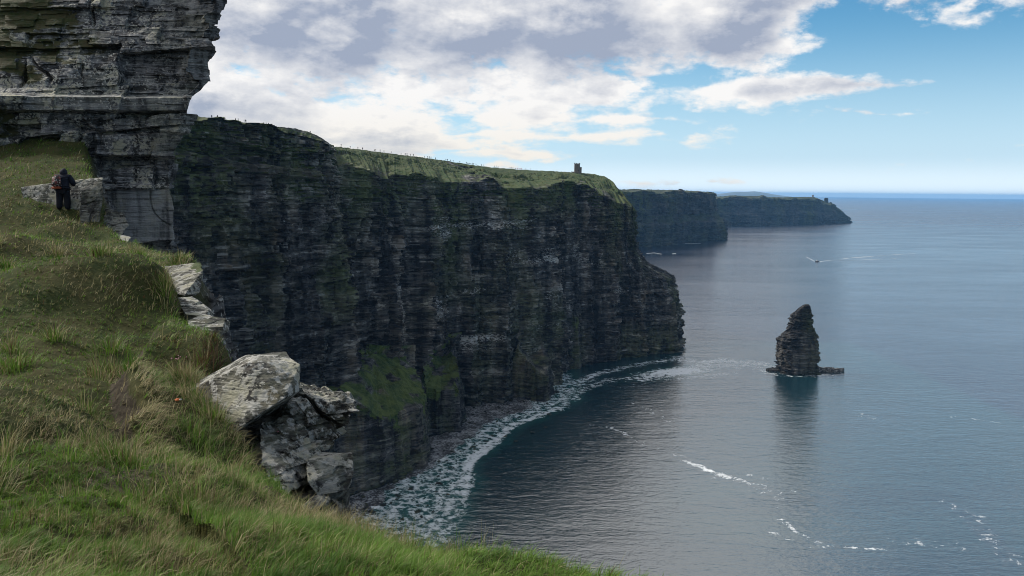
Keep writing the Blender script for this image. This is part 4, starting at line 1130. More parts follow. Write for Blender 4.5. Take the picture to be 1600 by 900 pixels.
# ------------------------------------------------------------------ grass
def make_grass(N=640000):
    r_ = np.random.default_rng(5)
    def draw(n, r0, r1, mode):
        az = np.radians(r_.uniform(-46, 22, n)); t = r_.random(n)
        r = 1 / (1 / r1 + t * (1 / r0 - 1 / r1)) if mode else np.exp(math.log(r0) + t * math.log(r1 / r0))
        return az, r
    a1, r1 = draw(int(N * 0.45), 2.3, 36, True); a2, r2 = draw(int(N * 0.55), 2.6, 46, False)
    az = np.concatenate([a1, a2]); r = np.concatenate([r1, r2])
    x, y = r * np.sin(az), r * np.cos(az)
    # tussocks: bunches of long drooping blades
    nt = 420
    ta = np.radians(r_.uniform(-44, 16, nt)); tr = np.exp(r_.uniform(math.log(3.4), math.log(24), nt))
    tcx, tcy = tr * np.sin(ta), tr * np.cos(ta)
    ok_t = (fbm(tcx * 0.5, tcy * 0.5, 2, 37, 3) > -0.02); tcx, tcy, tr = tcx[ok_t], tcy[ok_t], tr[ok_t]
    per = 170; tid = np.repeat(np.arange(len(tcx)), per)
    tsz = (0.05 + 0.07 * r_.random(len(tcx)))[tid]
    tdx, tdy = r_.normal(0, 1, len(tid)) * tsz, r_.normal(0, 1, len(tid)) * tsz
    base_n = len(x)
    x = np.concatenate([x, tcx[tid] + tdx]); y = np.concatenate([y, tcy[tid] + tdy]); r = np.concatenate([r, tr[tid]])
    tuft = np.concatenate([np.full(base_n, -1), tid]); tdir = np.concatenate([np.zeros(base_n), np.arctan2(tdy, tdx)])
    # gather into tufts
    cl = (r_.random(len(x)) < 0.5) & (tuft < 0)
    cell = 0.16
    cx_, cy_ = np.floor(x / cell), np.floor(y / cell)
    ix, iy = cx_.astype(np.int64), cy_.astype(np.int64)
    tx = (cx_ + hash2(ix, iy, 1)) * cell; ty = (cy_ + hash2(ix, iy, 2)) * cell
    x = np.where(cl, tx + (x - tx) * 0.35, x); y = np.where(cl, ty + (y - ty) * 0.35, y)
    z, ls, bs, nb = ground(x, y)
    n2 = fbm(x * 1.3, y * 1.3, 0, 31, 4); n3 = fbm(x * 0.42, y * 0.42, 5, 32, 3); n4 = fbm(x * 4.5, y * 4.5, 0, 33, 3)
    keep = ls < 0.10 + 0.12 * n2
    zp = np.array([at(205, 770, 6.0), at(330, 520, 13.2), at(450, 775, 7.2)])
    bare = nb * np.exp(-((bs + 0.08) / 0.09) ** 2) * (0.75 + 0.6 * n2)
    for q, rad, w in ((zp[0], 0.30, 0.8), (zp[1], 0.6, 0.5), (zp[2], 0.35, 0.5)):
        bare = np.maximum(bare, w * np.exp(-(((x - q[0]) ** 2 + (y - q[1]) ** 2) / rad ** 2)))
    keep &= r_.random(len(x)) > bare * 0.90
    keep &= r_.random(len(x)) > sst(0.10, 0.42, n4 + 0.25 * n2) * 0.7
    # the seaward terrace and its mossy turf is shorter
    x, y, z, ls, bs, nb, n2, n3, n4, r, cl = [q[keep] for q in (x, y, z, ls, bs, nb, n2, n3, n4, r, cl)]
    tuft, tdir = tuft[keep], tdir[keep]; ist = tuft >= 0
    n = len(x)
    terr = sst(0.0, 0.3, -bs) * nb
    edge = np.exp(-((bs - 0.14) / 0.22) ** 2) * nb          # long pale tufts hanging over the bank
    lipe = np.exp(-((ls + 0.10) / 0.28) ** 2)
    L = (0.055 + 0.080 * r_.random(n) ** 1.5) * (1 + 0.55 * n2 + 0.35 * n3)
    L *= 1 - 0.45 * terr
    L *= 1 + 0.7 * edge + 0.35 * lipe
    L *= np.where(r < 8, 1, 1 + 0.018 * (r - 8))
    left_ = sst(14, 26, r)
    straw_p = np.clip(-0.02 - 0.05 * left_ + 1.25 * n2 + 0.95 * n3 + 0.75 * edge + 0.30 * lipe - 0.15 * terr + 0.3 * n4, 0.04, 0.88)
    for q_, rr_, hh_ in HUMPS:
        if hh_ > 0.11: straw_p = straw_p + 0.45 * np.exp(-((np.hypot(x - q_[0], y - q_[1]) / rr_ - 0.85) / 0.28) ** 2) * (x > q_[0] - 0.2 * rr_)
    straw_p = np.clip(straw_p, 0.03, 0.9)
    straw_p = np.where(ist, 0.12 + 0.75 * hash2(tuft, 3, 9) ** 1.5, straw_p); L = np.where(ist, (0.15 + 0.13 * r_.random(n)) * np.where(r < 8, 1, 1 + 0.018 * (r - 8)), L)
    straw = r_.random(n) < straw_p
    L = np.where(straw, L * 1.25, L)
    # the wind lays the grass towards the sea
    ang = 0.25 + 0.9 * fbm(x * 0.7, y * 0.7, 9, 34, 3) + r_.normal(0, 0.75, n)
    lean = np.clip(0.68 + 0.35 * n3 + r_.normal(0, 0.28, n) + 0.35 * edge, 0.05, 1.25)
    ang = np.where(ist, tdir + r_.normal(0, 0.35, n), ang); lean = np.where(ist, np.clip(0.55 + r_.normal(0, 0.3, n), 0.05, 1.2), lean)
    dx, dy = np.cos(ang), np.sin(ang)
    wd = (0.0014 + 0.0007 * r_.random(n)) * np.maximum(1.0, r / 5.0) ** 0.85
    weed = r_.random(n) < 0.05 + 0.10 * (n4 > 0.25)
    wd = np.where(weed, wd * 2.8, wd); L = np.where(weed, L * 0.6, L); straw &= ~weed
    sa = ang + np.pi / 2 + r_.normal(0, 0.6, n)
    sx, sy = np.cos(sa) * wd, np.sin(sa) * wd
    sl, cl_ = np.sin(lean), np.cos(lean)
    root = np.stack([x, y, z - 0.012], 1)
    midp = root + np.stack([dx * sl * 0.40 * L, dy * sl * 0.40 * L, cl_ * 0.58 * L], 1)
    l2 = np.minimum(lean * 1.7, 1.75)
    tip = midp + np.stack([dx * np.sin(l2) * 0.52 * L, dy * np.sin(l2) * 0.52 * L, np.cos(l2) * 0.45 * L], 1)
    sv = np.stack([sx, sy, 0 * sx], 1)
    V = np.stack([root - sv, root + sv, midp + sv * 0.75, midp - sv * 0.75, tip], 1).reshape(-1, 3)
    b = np.arange(n)[:, None] * 5
    quad = b + np.array([[0, 1, 2, 3]]); tri = b + np.array([[3, 2, 4]])
    gA, gB = np.array([0.038, 0.096, 0.010]), np.array([0.142, 0.245, 0.034])
    sA, sB = np.array([0.14, 0.125, 0.05]), np.array([0.42, 0.36, 0.20])
    t = np.clip(r_.random(n) * 0.7 + 0.25 + 0.6 * n4 + 0.5 * fbm(x * 0.9, y * 0.9, 7, 36, 3) - 0.1, 0, 1)[:, None]
    col = np.where(straw[:, None], sA + (sB - sA) * (r_.random(n) ** 1.6)[:, None], gA + (gB - gA) * t)
    hq = at(330, 566, 11.2); heath = 0.75 * np.exp(-((x - hq[0]) ** 2 + (y - hq[1]) ** 2) / 0.8 ** 2)
    br = (r_.random(n) < 0.05 + 0.10 * terr + heath)[:, None]
    col = np.where(br, np.array([0.075, 0.045, 0.022]) * (0.6 + r_.random(n)[:, None]), col)
    col = np.repeat(col, 5, axis=0)
    o = link('grass', raw_mesh('grass', V, [quad, tri], True, dict(col=col)), M_grass)
    tag(o, 'wind swept green and straw coloured grass on the cliff edge slope', 'grass', None, 'stuff')
make_grass()


# ------------------------------------------------------------------ figures
def skin(name, pts, edges, rad, mat, parent=None, sub=2, root=0):
    me = bpy.data.meshes.new(name); me.from_pydata([tuple(p) for p in pts], edges, [])
    o = bpy.data.objects.new(name, me); C.objects.link(o)
    o.modifiers.new('skin', 'SKIN').use_smooth_shade = True
    for i, r in enumerate(rad):
        d = me.skin_vertices[0].data[i]; d.radius = (r, r) if not isinstance(r, tuple) else r; d.use_root = (i == root)
    s = o.modifiers.new('sub', 'SUBSURF'); s.levels = s.render_levels = sub
    dg = bpy.context.evaluated_depsgraph_get()
    me2 = bpy.data.meshes.new_from_object(o.evaluated_get(dg))
    me2.name = name
    o.modifiers.clear(); o.data = me2; bpy.data.meshes.remove(me)
    me2.materials.clear(); me2.materials.append(mat)
    if parent is not None: o.parent = parent
    return o

M_dark = plain('dark_jacket', (0.010, 0.012, 0.020), 0.8, 0.15)
M_trouser = plain('black_trousers', (0.007, 0.008, 0.012), 0.8, 0.15)
M_skin = plain('skin', (0.45, 0.27, 0.19), 0.6)
M_boot = plain('boots', (0.02, 0.016, 0.012), 0.7)
M_orange = plain('orange_cloth', (0.20, 0.042, 0.016), 0.8)
M_pole = plain('grey_strap', (0.12, 0.12, 0.15), 0.7)
def pattern_material():
    m, g, b, out = material('floral_cloth')
    ob = g.n('TexCoord').outputs['Object']
    wv = g.vm('ADD', ob, g.vm('SCALE', g.n('TexNoise', {'Vector': ob, 'Scale': 14.0}).outputs['Color'], scale=0.06))
    v = g.voro(wv, 13.0, 'F1', 0.0); n = g.noise(wv, 18.0, 3)
    n2 = g.noise(g.vm('ADD', wv, (5.0, 1.0, 2.0)), 8.0, 2)
    col = g.mix(g.mapr(n2, 0.45, 0.55), (0.015, 0.013, 0.016), (0.09, 0.018, 0.016))
    col = g.mix(g.mapr(v, 0.34, 0.28), col, (0.36, 0.33, 0.30))
    col = g.mix(g.mapr(n, 0.60, 0.66), col, (0.03, 0.06, 0.04))
    setin(g, b, Base_Color=col, Roughness=0.8)
    return m
M_floral = pattern_material()

def make_hiker():
    p = at(100, 353, 27.9)
    gz = float(ground(np.array([p[0]]), np.array([p[1]]))[0][0])
    root = empty('person', (p[0], p[1], gz), math.radians(8))
    root.scale = (0.88, 0.88, 0.80); root.rotation_euler = (math.radians(-5), 0, math.radians(8))
    tag(root, 'hooded hiker in dark jacket and trousers seen from behind beside the rocks', 'person')
    sk = [(0, 0, .95), (0, .01, 1.10), (0, .03, 1.26), (0, .06, 1.42), (0, .09, 1.50), (0, .12, 1.60), (0, .13, 1.70),
          (-.10, 0, .90), (-.12, .03, .50), (-.13, -.02, .08), (-.13, .10, .04), (.10, 0, .90), (.13, .06, .50), (.14, .04, .08), (.14, .16, .04),
          (-.19, .05, 1.41), (-.31, .08, 1.18), (-.24, .26, 1.04), (-.20, .34, 1.02), (.19, .05, 1.41), (.30, .10, 1.18), (.27, .28, 1.06), (.24, .36, 1.05)]
    ed = [(0, 1), (1, 2), (2, 3), (3, 4), (4, 5), (5, 6), (0, 7), (7, 8), (8, 9), (9, 10), (0, 11), (11, 12), (12, 13), (13, 14), (3, 15), (15, 16), (16, 17), (17, 18), (3, 19), (19, 20), (20, 21), (21, 22)]
    rd = [.13, .12, .13, .12, .055, .085, .075, .09, .06, .042, .035, .09, .06, .042, .035, .06, .045, .032, .03, .06, .045, .032, .03]
    skin('body', sk, ed, rd, M_skin, root)
    # jacket with sleeves, trousers, boots, hood
    jk = [(0, 0, .84), (0, 0, .98), (0, .01, 1.12), (0, .03, 1.27), (0, .055, 1.42), (-.21, .05, 1.40), (-.34, .07, 1.17), (-.27, .25, 1.04), (.21, .05, 1.40), (.33, .09, 1.17), (.29, .27, 1.06)]
    je = [(0, 1), (1, 2), (2, 3), (3, 4), (4, 5), (5, 6), (6, 7), (4, 8), (8, 9), (9, 10)]
    skin('jacket', jk, je, [(.25, .20), (.24, .19), (.235, .19), (.245, .19), (.16, .14), .125, .115, .08, .125, .115, .08], M_dark, root, root=2)
    tk = [(0, 0, .88), (-.11, 0, .80), (-.13, .03, .48), (-.135, -.02, .02), (.11, 0, .80), (.135, .06, .48), (.145, .04, .02)]
    skin('trousers', tk, [(0, 1), (1, 2), (2, 3), (0, 4), (4, 5), (5, 6)], [(.19, .16), .155, .125, .11, .155, .125, .11], M_trouser, root)
    for sx, yy in ((-.135, -.02), (.145, .04)):
        skin('boot', [(sx, yy - .03, .07), (sx, yy + .07, .055), (sx, yy + .17, .045)], [(0, 1), (1, 2)], [.065, .06, .045], M_boot, root)
    bm = bmesh.new(); bmesh.ops.create_icosphere(bm, subdivisions=4, radius=1.0)
    for v in bm.verts:
        x, y, z = v.co
        k = 1.0 - 0.16 * max(z, 0) ** 2 + 0.10 * max(-z, 0)
        v.co = Vector((x * .135 * k, .095 + y * .150 * k + .03 * z, 1.575 + z * .185))
        n_ = float(vn(x * 3, y * 3, z * 3, 9)); v.co.x *= 1 + .05 * n_; v.co.y *= 1 + .05 * n_
    me = bpy.data.meshes.new('hood'); bm.to_mesh(me); bm.free()
    me.polygons.foreach_set('use_smooth', np.ones(len(me.polygons), bool)); link('hood', me, M_dark, root)
    # backpack: rounded bag with patterned cloth and an orange base
    bp = empty('backpack', (0, 0, 0))
    q = root.matrix_basis if False else Matrix.Translation(root.location) @ Matrix.Rotation(math.radians(8), 4, 'Z')
    bp.matrix_world = q @ Matrix.Translation((-.11, -.16, 0.75)) @ Matrix.Scale(0.85, 4) @ Matrix.Rotation(math.radians(-6), 4, 'X') @ Matrix.Rotation(math.radians(-12), 4, 'Z')
    tag(bp, 'backpack in red and white floral cloth with orange base worn by the hiker', 'backpack')
    def bag(name, w, d, h, z0, mat, bev):
        bm = bmesh.new(); bmesh.ops.create_cube(bm, size=1)
        for v in bm.verts: v.co = Vector((v.co.x * w * (1 - .18 * (v.co.z > 0)), v.co.y * d * (1 - .3 * (v.co.z > 0)), z0 + (v.co.z + .5) * h))
        bmesh.ops.bevel(bm, geom=bm.edges[:], offset=bev, segments=4, affect='EDGES')
        me = bpy.data.meshes.new(name); bm.to_mesh(me); bm.free()
        me.polygons.foreach_set('use_smooth', np.ones(len(me.polygons), bool))
        return link(name, me, mat, bp)
    bag('bag', .36, .22, .46, 0.03, M_floral, .06); bag('base', .37, .235, .09, -0.05, M_orange, .03)
    bag('pocket', .26, .07, .22, 0.05, M_floral, .03).location = (0, -.12, 0)
    for sx in (-.12, .12):
        skin('strap', [(sx, .10, .05), (sx, .17, .22), (sx, .15, .40), (sx, .06, .46)], [(0, 1), (1, 2), (2, 3)], [(.03, .012)] * 4, M_pole, bp, 1)
make_hiker()

def project(p):
    d = np.asarray(p) - EYE
    f_ = d @ FW
    return CX + F * (d @ RT) / f_, CY - F * (d @ UP) / f_

def make_walkers():
    mats = [plain('walker_dark', (0.012, 0.012, 0.016), 0.8), plain('walker_navy', (0.012, 0.018, 0.035), 0.8), plain('walker_red', (0.30, 0.03, 0.025), 0.8), plain('walker_brown', (0.05, 0.035, 0.025), 0.8)]
    st = [(0, 0, .92), (0, .02, 1.2), (0, .02, 1.42), (0, .02, 1.52), (0, .03, 1.66), (-.10, 0, .86), (-.12, .05, .46), (-.13, -.02, .05), (.10, 0, .86), (.12, .0, .46), (.13, .04, .05), (-.20, .02, 1.38), (-.26, .02, 1.1), (-.24, .08, .86), (.20, .02, 1.38), (.26, .02, 1.1), (.24, .08, .86)]
    se = [(0, 1), (1, 2), (2, 3), (3, 4), (0, 5), (5, 6), (6, 7), (0, 8), (8, 9), (9, 10), (2, 11), (11, 12), (12, 13), (2, 14), (14, 15), (15, 16)]
    sr = [.16, .17, .15, .08, .12, .12, .085, .06, .12, .085, .06, .085, .06, .05, .085, .06, .05]
    wk = [list(p) for p in st]; wk[6][1] = .22; wk[7][1] = .30; wk[9][1] = -.14; wk[10][1] = -.34; wk[13][1] = .25; wk[16][1] = -.16
    si = [list(p) for p in st]
    for i in (0, 1, 2, 3, 4, 11, 12, 13, 14, 15, 16): si[i][2] -= .70
    si[5] = [-.12, .10, .16]; si[6] = [-.14, .50, .38]; si[7] = [-.14, .62, .03]; si[8] = [.12, .10, .16]; si[9] = [.14, .50, .38]; si[10] = [.14, .62, .03]
    meshes = {}
    for nm, pts in (('stand', st), ('walk', wk), ('sit', si)):
        for k, m in enumerate(mats):
            o = skin('person', pts, se, sr, m, None, 1)
            meshes[nm, k] = o.data; bpy.data.objects.remove(o)
    um_, cr = CREST
    cpx, cpy = project(cr)
    lim = int(len(cpx) * 0.86)
    groups = [
     ([331, 340], 'tiny distant walker, one of two nearest the overhanging rock on the skyline', 'two walkers on the skyline by the overhang'),
     ([368, 371.5], 'tiny distant walker, one of a close pair above the bare upper cliff', 'close pair above the bare cliff'),
     ([381.5, 384], 'tiny distant walker of the pair just left of the grassy hummock path', 'pair before the hummock'),
     ([416, 420], 'tiny distant walker, one of two standing where the grassy hummock begins', 'two at the start of the hummock'),
     ([485], 'tiny dark figure crouching at the far end of the grassy hummock', None),
     ([533, 547], 'tiny lone figure low on the skyline just past the notch in the cliff top', 'figures just past the notch'),
     ([559, 567], 'tiny distant walker, one of two standing out where the grass ridge starts', 'two where the ridge starts'),
     ([585, 587.5, 594, 600], 'tiny distant walker in the first file of four along the grass ridge', 'first file on the ridge'),
     ([611], 'tiny lone walker between the first two files on the grass ridge', None),
     ([627, 633, 636, 641, 645.5], 'tiny distant walker in the second file of five along the grass ridge', 'second file on the ridge'),
     ([663.5, 668.5, 671, 673.5, 680.5], 'tiny distant walker in the third file of five along the grass ridge', 'third file on the ridge'),
     ([697, 699.5, 704.5, 708.5], 'tiny distant walker in the fourth file going down the grass ridge', 'fourth file on the ridge'),
     ([719], 'tiny lone walker just before the dense knot of people on the ridge', None),
     ([728.5, 730.5, 732.2, 734, 736, 738.5, 740.5, 744], 'tiny distant walker in the dense knot of eight on the ridge', 'dense knot on the ridge'),
     ([752.5, 755], 'tiny distant walker, one of two just past the dense knot on the ridge', 'two past the knot'),
     ([772, 775, 778], 'tiny distant walker in the spaced group of three towards the tower', 'three towards the tower'),
     ([797, 799, 802, 805.5], 'tiny dark walker in the file of four before the people in red', 'four before the red group'),
     ([809, 811, 813, 815], 'tiny distant walker dressed in red on the ridge left of the tower', 'people in red on the ridge'),
     ([821.5, 828.5], 'tiny dark walker on the ridge between the people in red and the tower', 'last walkers before the tower')]
    r_ = random.Random(4)
    for pxs, lab, grp in groups:
        for x in pxs:
            i = int(np.argmin(np.abs(cpx[:lim] - x)))
            pose = 'sit' if x == 485 else r_.choice(['stand', 'walk', 'walk', 'stand'])
            col = 2 if 'in red' in lab and 'before' not in lab and 'between' not in lab else r_.choice([0, 0, 1, 3])
            o = bpy.data.objects.new('person', meshes[pose, col]); C.objects.link(o)
            o.location = (cr[i, 0], cr[i, 1], cr[i, 2] - 0.03)
            o.rotation_euler = (0, 0, r_.uniform(0, 6.28)); s = r_.uniform(0.95, 1.08) * (1.0 if cr[i, 1] < 560 else 1.18); o.scale = (s, s, s)
            tag(o, lab, 'person', grp)
make_walkers()


# ------------------------------------------------------------------ towers
def stone_material(name, a, b_):
    m, g, b, out = material(name)
    p = g.n('TexCoord').outputs['Object']
    n = g.noise(g.vm('MULTIPLY', p, (2.0, 2.0, 3.2)), 1.0, 5, 0.65); n2 = g.noise(p, 0.4, 3)
    col = g.mix(g.mapr(g.m('ADD', g.m('MULTIPLY', n, 0.7), g.m('MULTIPLY', n2, 0.3)), 0.35, 0.65), a, b_)
    bmp = g.n('Bump', {'Height': n, 'Strength': 0.6, 'Distance': 0.12})
    setin(g, b, Base_Color=col, Roughness=0.9, Normal=bmp.outputs[0])
    return m
M_stone = stone_material('tower_stone', (0.07, 0.06, 0.055), (0.19, 0.165, 0.15))
M_hole = plain('dark_opening', (0.008, 0.008, 0.010), 0.9)

def boxes_mesh(name, bs):
    bm = bmesh.new()
    for (x0, y0, z0, x1, y1, z1) in bs:
        bmesh.ops.create_cube(bm, size=1, matrix=Matrix.Translation(((x0 + x1) / 2, (y0 + y1) / 2, (z0 + z1) / 2)) @ Matrix.Diagonal((x1 - x0, y1 - y0, z1 - z0, 1)))
    me = bpy.data.meshes.new(name); bm.to_mesh(me); bm.free(); return me

def make_tower():
    um_, cr = CREST
    cpx, cpy = project(cr)
    i = int(np.argmin(np.abs(cpx[:int(len(cpx) * .86)] - 901.5)))
    p = cr[i]; D = p[1]; k = D / F
    root = empty('watch_tower', (p[0], p[1] + 1.0, p[2] - 0.6), math.radians(-6))
    tag(root, 'small square stone tower with battlements on the grassy cliff end', 'tower')
    w = 4.4 * k
    bm = bmesh.new()
    # tapering round-cornered shaft, hollow at the top behind the parapet
    def ring(s, z):
        out = []
        for j in range(32):
            t = j / 32 * 6.28318; c, s_ = math.cos(t), math.sin(t)
            out.append(bm.verts.new((math.copysign(abs(c) ** .35, c) * w * s, math.copysign(abs(s_) ** .35, s_) * w * s, z)))
        return out
    hgt = 14.2 * k
    rs = [ring(1.03, -1.5), ring(1.0, hgt * .5), ring(.99, hgt), ring(.80, hgt), ring(.80, hgt - .9), ring(.01, hgt - .9)]
    for a, b_ in zip(rs, rs[1:]):
        for j in range(32): bm.faces.new((a[j], a[(j + 1) % 32], b_[(j + 1) % 32], b_[j]))
    me = bpy.data.meshes.new('shaft'); bm.to_mesh(me); bm.free(); link('shaft', me, M_stone, root)
    mer = []
    for t in (-.86, -.28, .30, .86):
        mer += [(t * w - .55, -w * .97, hgt - .02, t * w + .55, -w * .83, hgt + .95), (t * w - .55, w * .83, hgt - .02, t * w + .55, w * .97, hgt + .95)]
    for t in (-.30, .30):
        mer += [(-w * .97, t * w - .5, hgt - .02, -w * .83, t * w + .5, hgt + .95), (w * .83, t * w - .5, hgt - .02, w * .97, t * w + .5, hgt + .95)]
    for q_ in mer: link('merlon', boxes_mesh('merlon', [q_]), M_stone, root)
    link('stair_turret', boxes_mesh('stair_turret', [(w * .995, -w * .55, -1.2, w * .995 + 2.7 * k, w * .55, 8.6 * k), (w * .995 - .001, -w * .6, 8.6 * k + .003, w * .995 + 2.8 * k, w * .6, 8.6 * k + .5)]), M_stone, root)
    link('side_wall', boxes_mesh('side_wall', [(-w - 4.1 * k, -w * .3, -1.0, -w - .02, -w * .12, 2.3 * k), (-w - 4.1 * k, -w * .34, 2.3 * k + .003, -w - 3.0 * k, -w * .08, 2.9 * k)]), M_stone, root)
    for x, z, ww, hh in ((0.25 * w, 10.8 * k, .5, 1.1), (.62 * w, 3.2 * k, .6, 1.2), (-.4 * w, 6.5 * k, .4, .9)):
        link('window', boxes_mesh('window', [(x - ww / 2 * 1.3, -w * 1.03, z, x + ww / 2 * 1.3, -w * .9, z + hh)]), M_hole, root)
make_tower()

def make_far_tower():
    p = at(1270, 308.6, 4895)
    root = empty('signal_tower', tuple(p + np.array([0, 0, -2.0])))
    tag(root, 'tiny ruined square tower on the farthest headland', 'tower')
    link('shaft', boxes_mesh('shaft', [(-3.6, -3.6, -4, 3.6, 3.6, 15)]), M_stone, root)
    link('parapet', boxes_mesh('parapet', [(-3.9, -3.9, 15.003, 3.9, -3.0, 17), (-3.9, 3.0, 15.003, 3.9, 3.9, 16.2), (-3.9, -2.995, 15.003, -3.0, 2.995, 16.6), (3.0, -2.995, 15.003, 3.9, 2.995, 17)]), M_stone, root)
make_far_tower()
for pts, sd_, lab in (([(1288.5, 319), (1289, 310.5), (1291, 309), (1294, 309.5), (1294.5, 318), (1292, 320)], 71, 'big dark block of rock crowning the farthest headland'),
                      ([(1297, 321), (1297.5, 316), (1299.5, 316), (1301, 322)], 73, 'small dark knob of rock lower down the farthest headland'),
                      ([(1302.5, 324), (1303, 318.5), (1304, 318.8), (1305, 325)], 74, 'tiny rock spike, lowest on the slope of the farthest headland')):
    q = []
    for x, y in pts:
        q.append(at(x, y, 4955)); q.append(at(x, y, 4955) + np.array([0, 14, 0]))
    b = block('rock_outcrop', q, sd_, 24, 0.12, 0.15, mat=M_far); tag(b, lab, 'rock')
# the thin pillar on the outer corner of the point
Dp = 884
b = block('rock_pillar', [at(*p) for p in [(1048, 506, Dp), (1050, 474, Dp), (1053, 472, Dp), (1056, 475, Dp), (1056, 492, Dp), (1058, 520, Dp), (1046, 520, Dp), (1050, 476, Dp + 6), (1055, 476, Dp + 6), (1058, 520, Dp + 9), (1046, 520, Dp + 9)]], 76, 36, 0.12, 0.12, beds=0.1, mat=M_cliff)
tag(b, 'thin finger of rock standing on the outer corner of the cliff point', 'rock')


# ------------------------------------------------------------------ boat
def make_boat():
    p = sea_at(1277, 409.0)
    root = empty('boat', (p[0], p[1], 0), math.radians(100))
    tag(root, 'tiny motor boat trailing a white wake on the open sea', 'boat')
    M_hull = plain('boat_hull', (0.035, 0.035, 0.045), 0.4); M_cab = plain('boat_cabin', (0.5, 0.5, 0.5), 0.4)
    bm = bmesh.new(); n = 14; rows = []
    for i in range(n + 1):
        t = i / n; y = -5 + 11 * t; hw = 1.75 * (1 - max(0, (t - .45) / .55) ** 2.2) + .03; sh = 1.2 + .7 * t ** 2
        rows.append([bm.verts.new((x, y, z)) for x, z in ((-hw, sh), (-hw * .95, .5), (-hw * .4, -.4), (hw * .4, -.4), (hw * .95, .5), (hw, sh), (hw * .8, sh - .15), (-hw * .8, sh - .15))])
    for a, b_ in zip(rows, rows[1:]):
        for j in range(8): bm.faces.new((a[j], a[(j + 1) % 8], b_[(j + 1) % 8], b_[j]))
    bm.faces.new(rows[0]); bm.faces.new(rows[-1][::-1]); bmesh.ops.recalc_face_normals(bm, faces=bm.faces)
    me = bpy.data.meshes.new('hull'); bm.to_mesh(me); bm.free(); link('hull', me, M_hull, root)
    cab = link('cabin', boxes_mesh('cabin', [(-1.2, -1.5, 1.25, 1.2, 2.2, 3.5), (-1.35, -1.8, 3.503, 1.35, 2.5, 3.68)]), M_cab, root)
    link('window', boxes_mesh('window', [(-1.22, -1.0, 2.4, 1.22, 1.8, 3.1)]), M_hole, cab)
    link('mast', boxes_mesh('mast', [(-.06, -.6, 3.69, .06, -.48, 6.5)]), M_hull, root)
make_boat()
foam_obj('boat_wake', [([(1279, 409), (1286, 408), (1300, 406.5), (1330, 403), (1365, 401)], [1.4, 1.8, 1.6, 1.2, .6]), ([(1330, 402.5), (1380, 399), (1430, 396)], [.8, .9, .5]),
                       ([(1275, 409), (1268, 405.5), (1259, 401)], [.8, .7, .4]), ([(1300, 407.5), (1350, 406), (1400, 404)], [.7, .7, .4])],
         label='white wake fanning out behind the tiny motor boat', cat='wake')


# ------------------------------------------------------------------ shore
BEACH = polyl([(470, 850), (555, 850), (590, 815), (625, 778), (655, 752), (690, 738), (722, 712), (752, 684), (778, 664), (806, 652), (846, 641), (850, 620), (800, 600), (740, 600), (690, 650), (640, 690), (590, 740), (500, 780)])
def make_beach():
    m, g, b, out = material('shingle')
    pos = g.n('NewGeometry').outputs['Position']
    v = g.voro(pos, 1.1, 'F1'); vc = g.n('TexVoronoi', {'Vector': pos, 'Scale': 1.1}).outputs['Color']
    n = g.noise(pos, 0.09, 4)
    f = g.m('ADD', g.m('MULTIPLY', g.sep(vc)[0], 0.5), n)
    col = g.mix(g.mapr(f, 0.62, 1.05), (0.010, 0.010, 0.012), (0.34, 0.34, 0.335))
    bmp = g.n('Bump', {'Height': v, 'Strength': 1.0, 'Distance': -0.7})
    setin(g, b, Base_Color=col, Roughness=0.6, Normal=bmp.outputs[0])
    xs = np.arange(BEACH[:, 0].min() - 4, BEACH[:, 0].max() + 4, 0.8); ys = np.arange(BEACH[:, 1].min() - 4, BEACH[:, 1].max() + 4, 0.8)
    X, Y = np.meshgrid(xs, ys)
    d = seg_dist(X, Y, np.concatenate([BEACH, BEACH[:1]])); d = np.where(inside(X, Y, BEACH), d, -d)
    d = d + 3 * fbm(X / 9, Y / 9, 0, 51, 3)
    z = np.where(d < 0, d * 0.25, np.minimum(d * 0.11, 2.2)) - 1.0 + 0.35 * fbm(X / 1.6, Y / 1.6, 0, 52, 3) + 0.5 * fbm(X / 6, Y / 6, 0, 53, 2)
    ok = (d > -4)
    f = grid_faces(*X.shape); f = f[ok.ravel()[f].all(1)]
    used = np.unique(f); re = -np.ones(X.size, int); re[used] = np.arange(len(used))
    V = np.stack([X, Y, z], -1).reshape(-1, 3)[used]
    struct(link('beach', raw_mesh('beach', V, re[f], True), m))
make_beach()

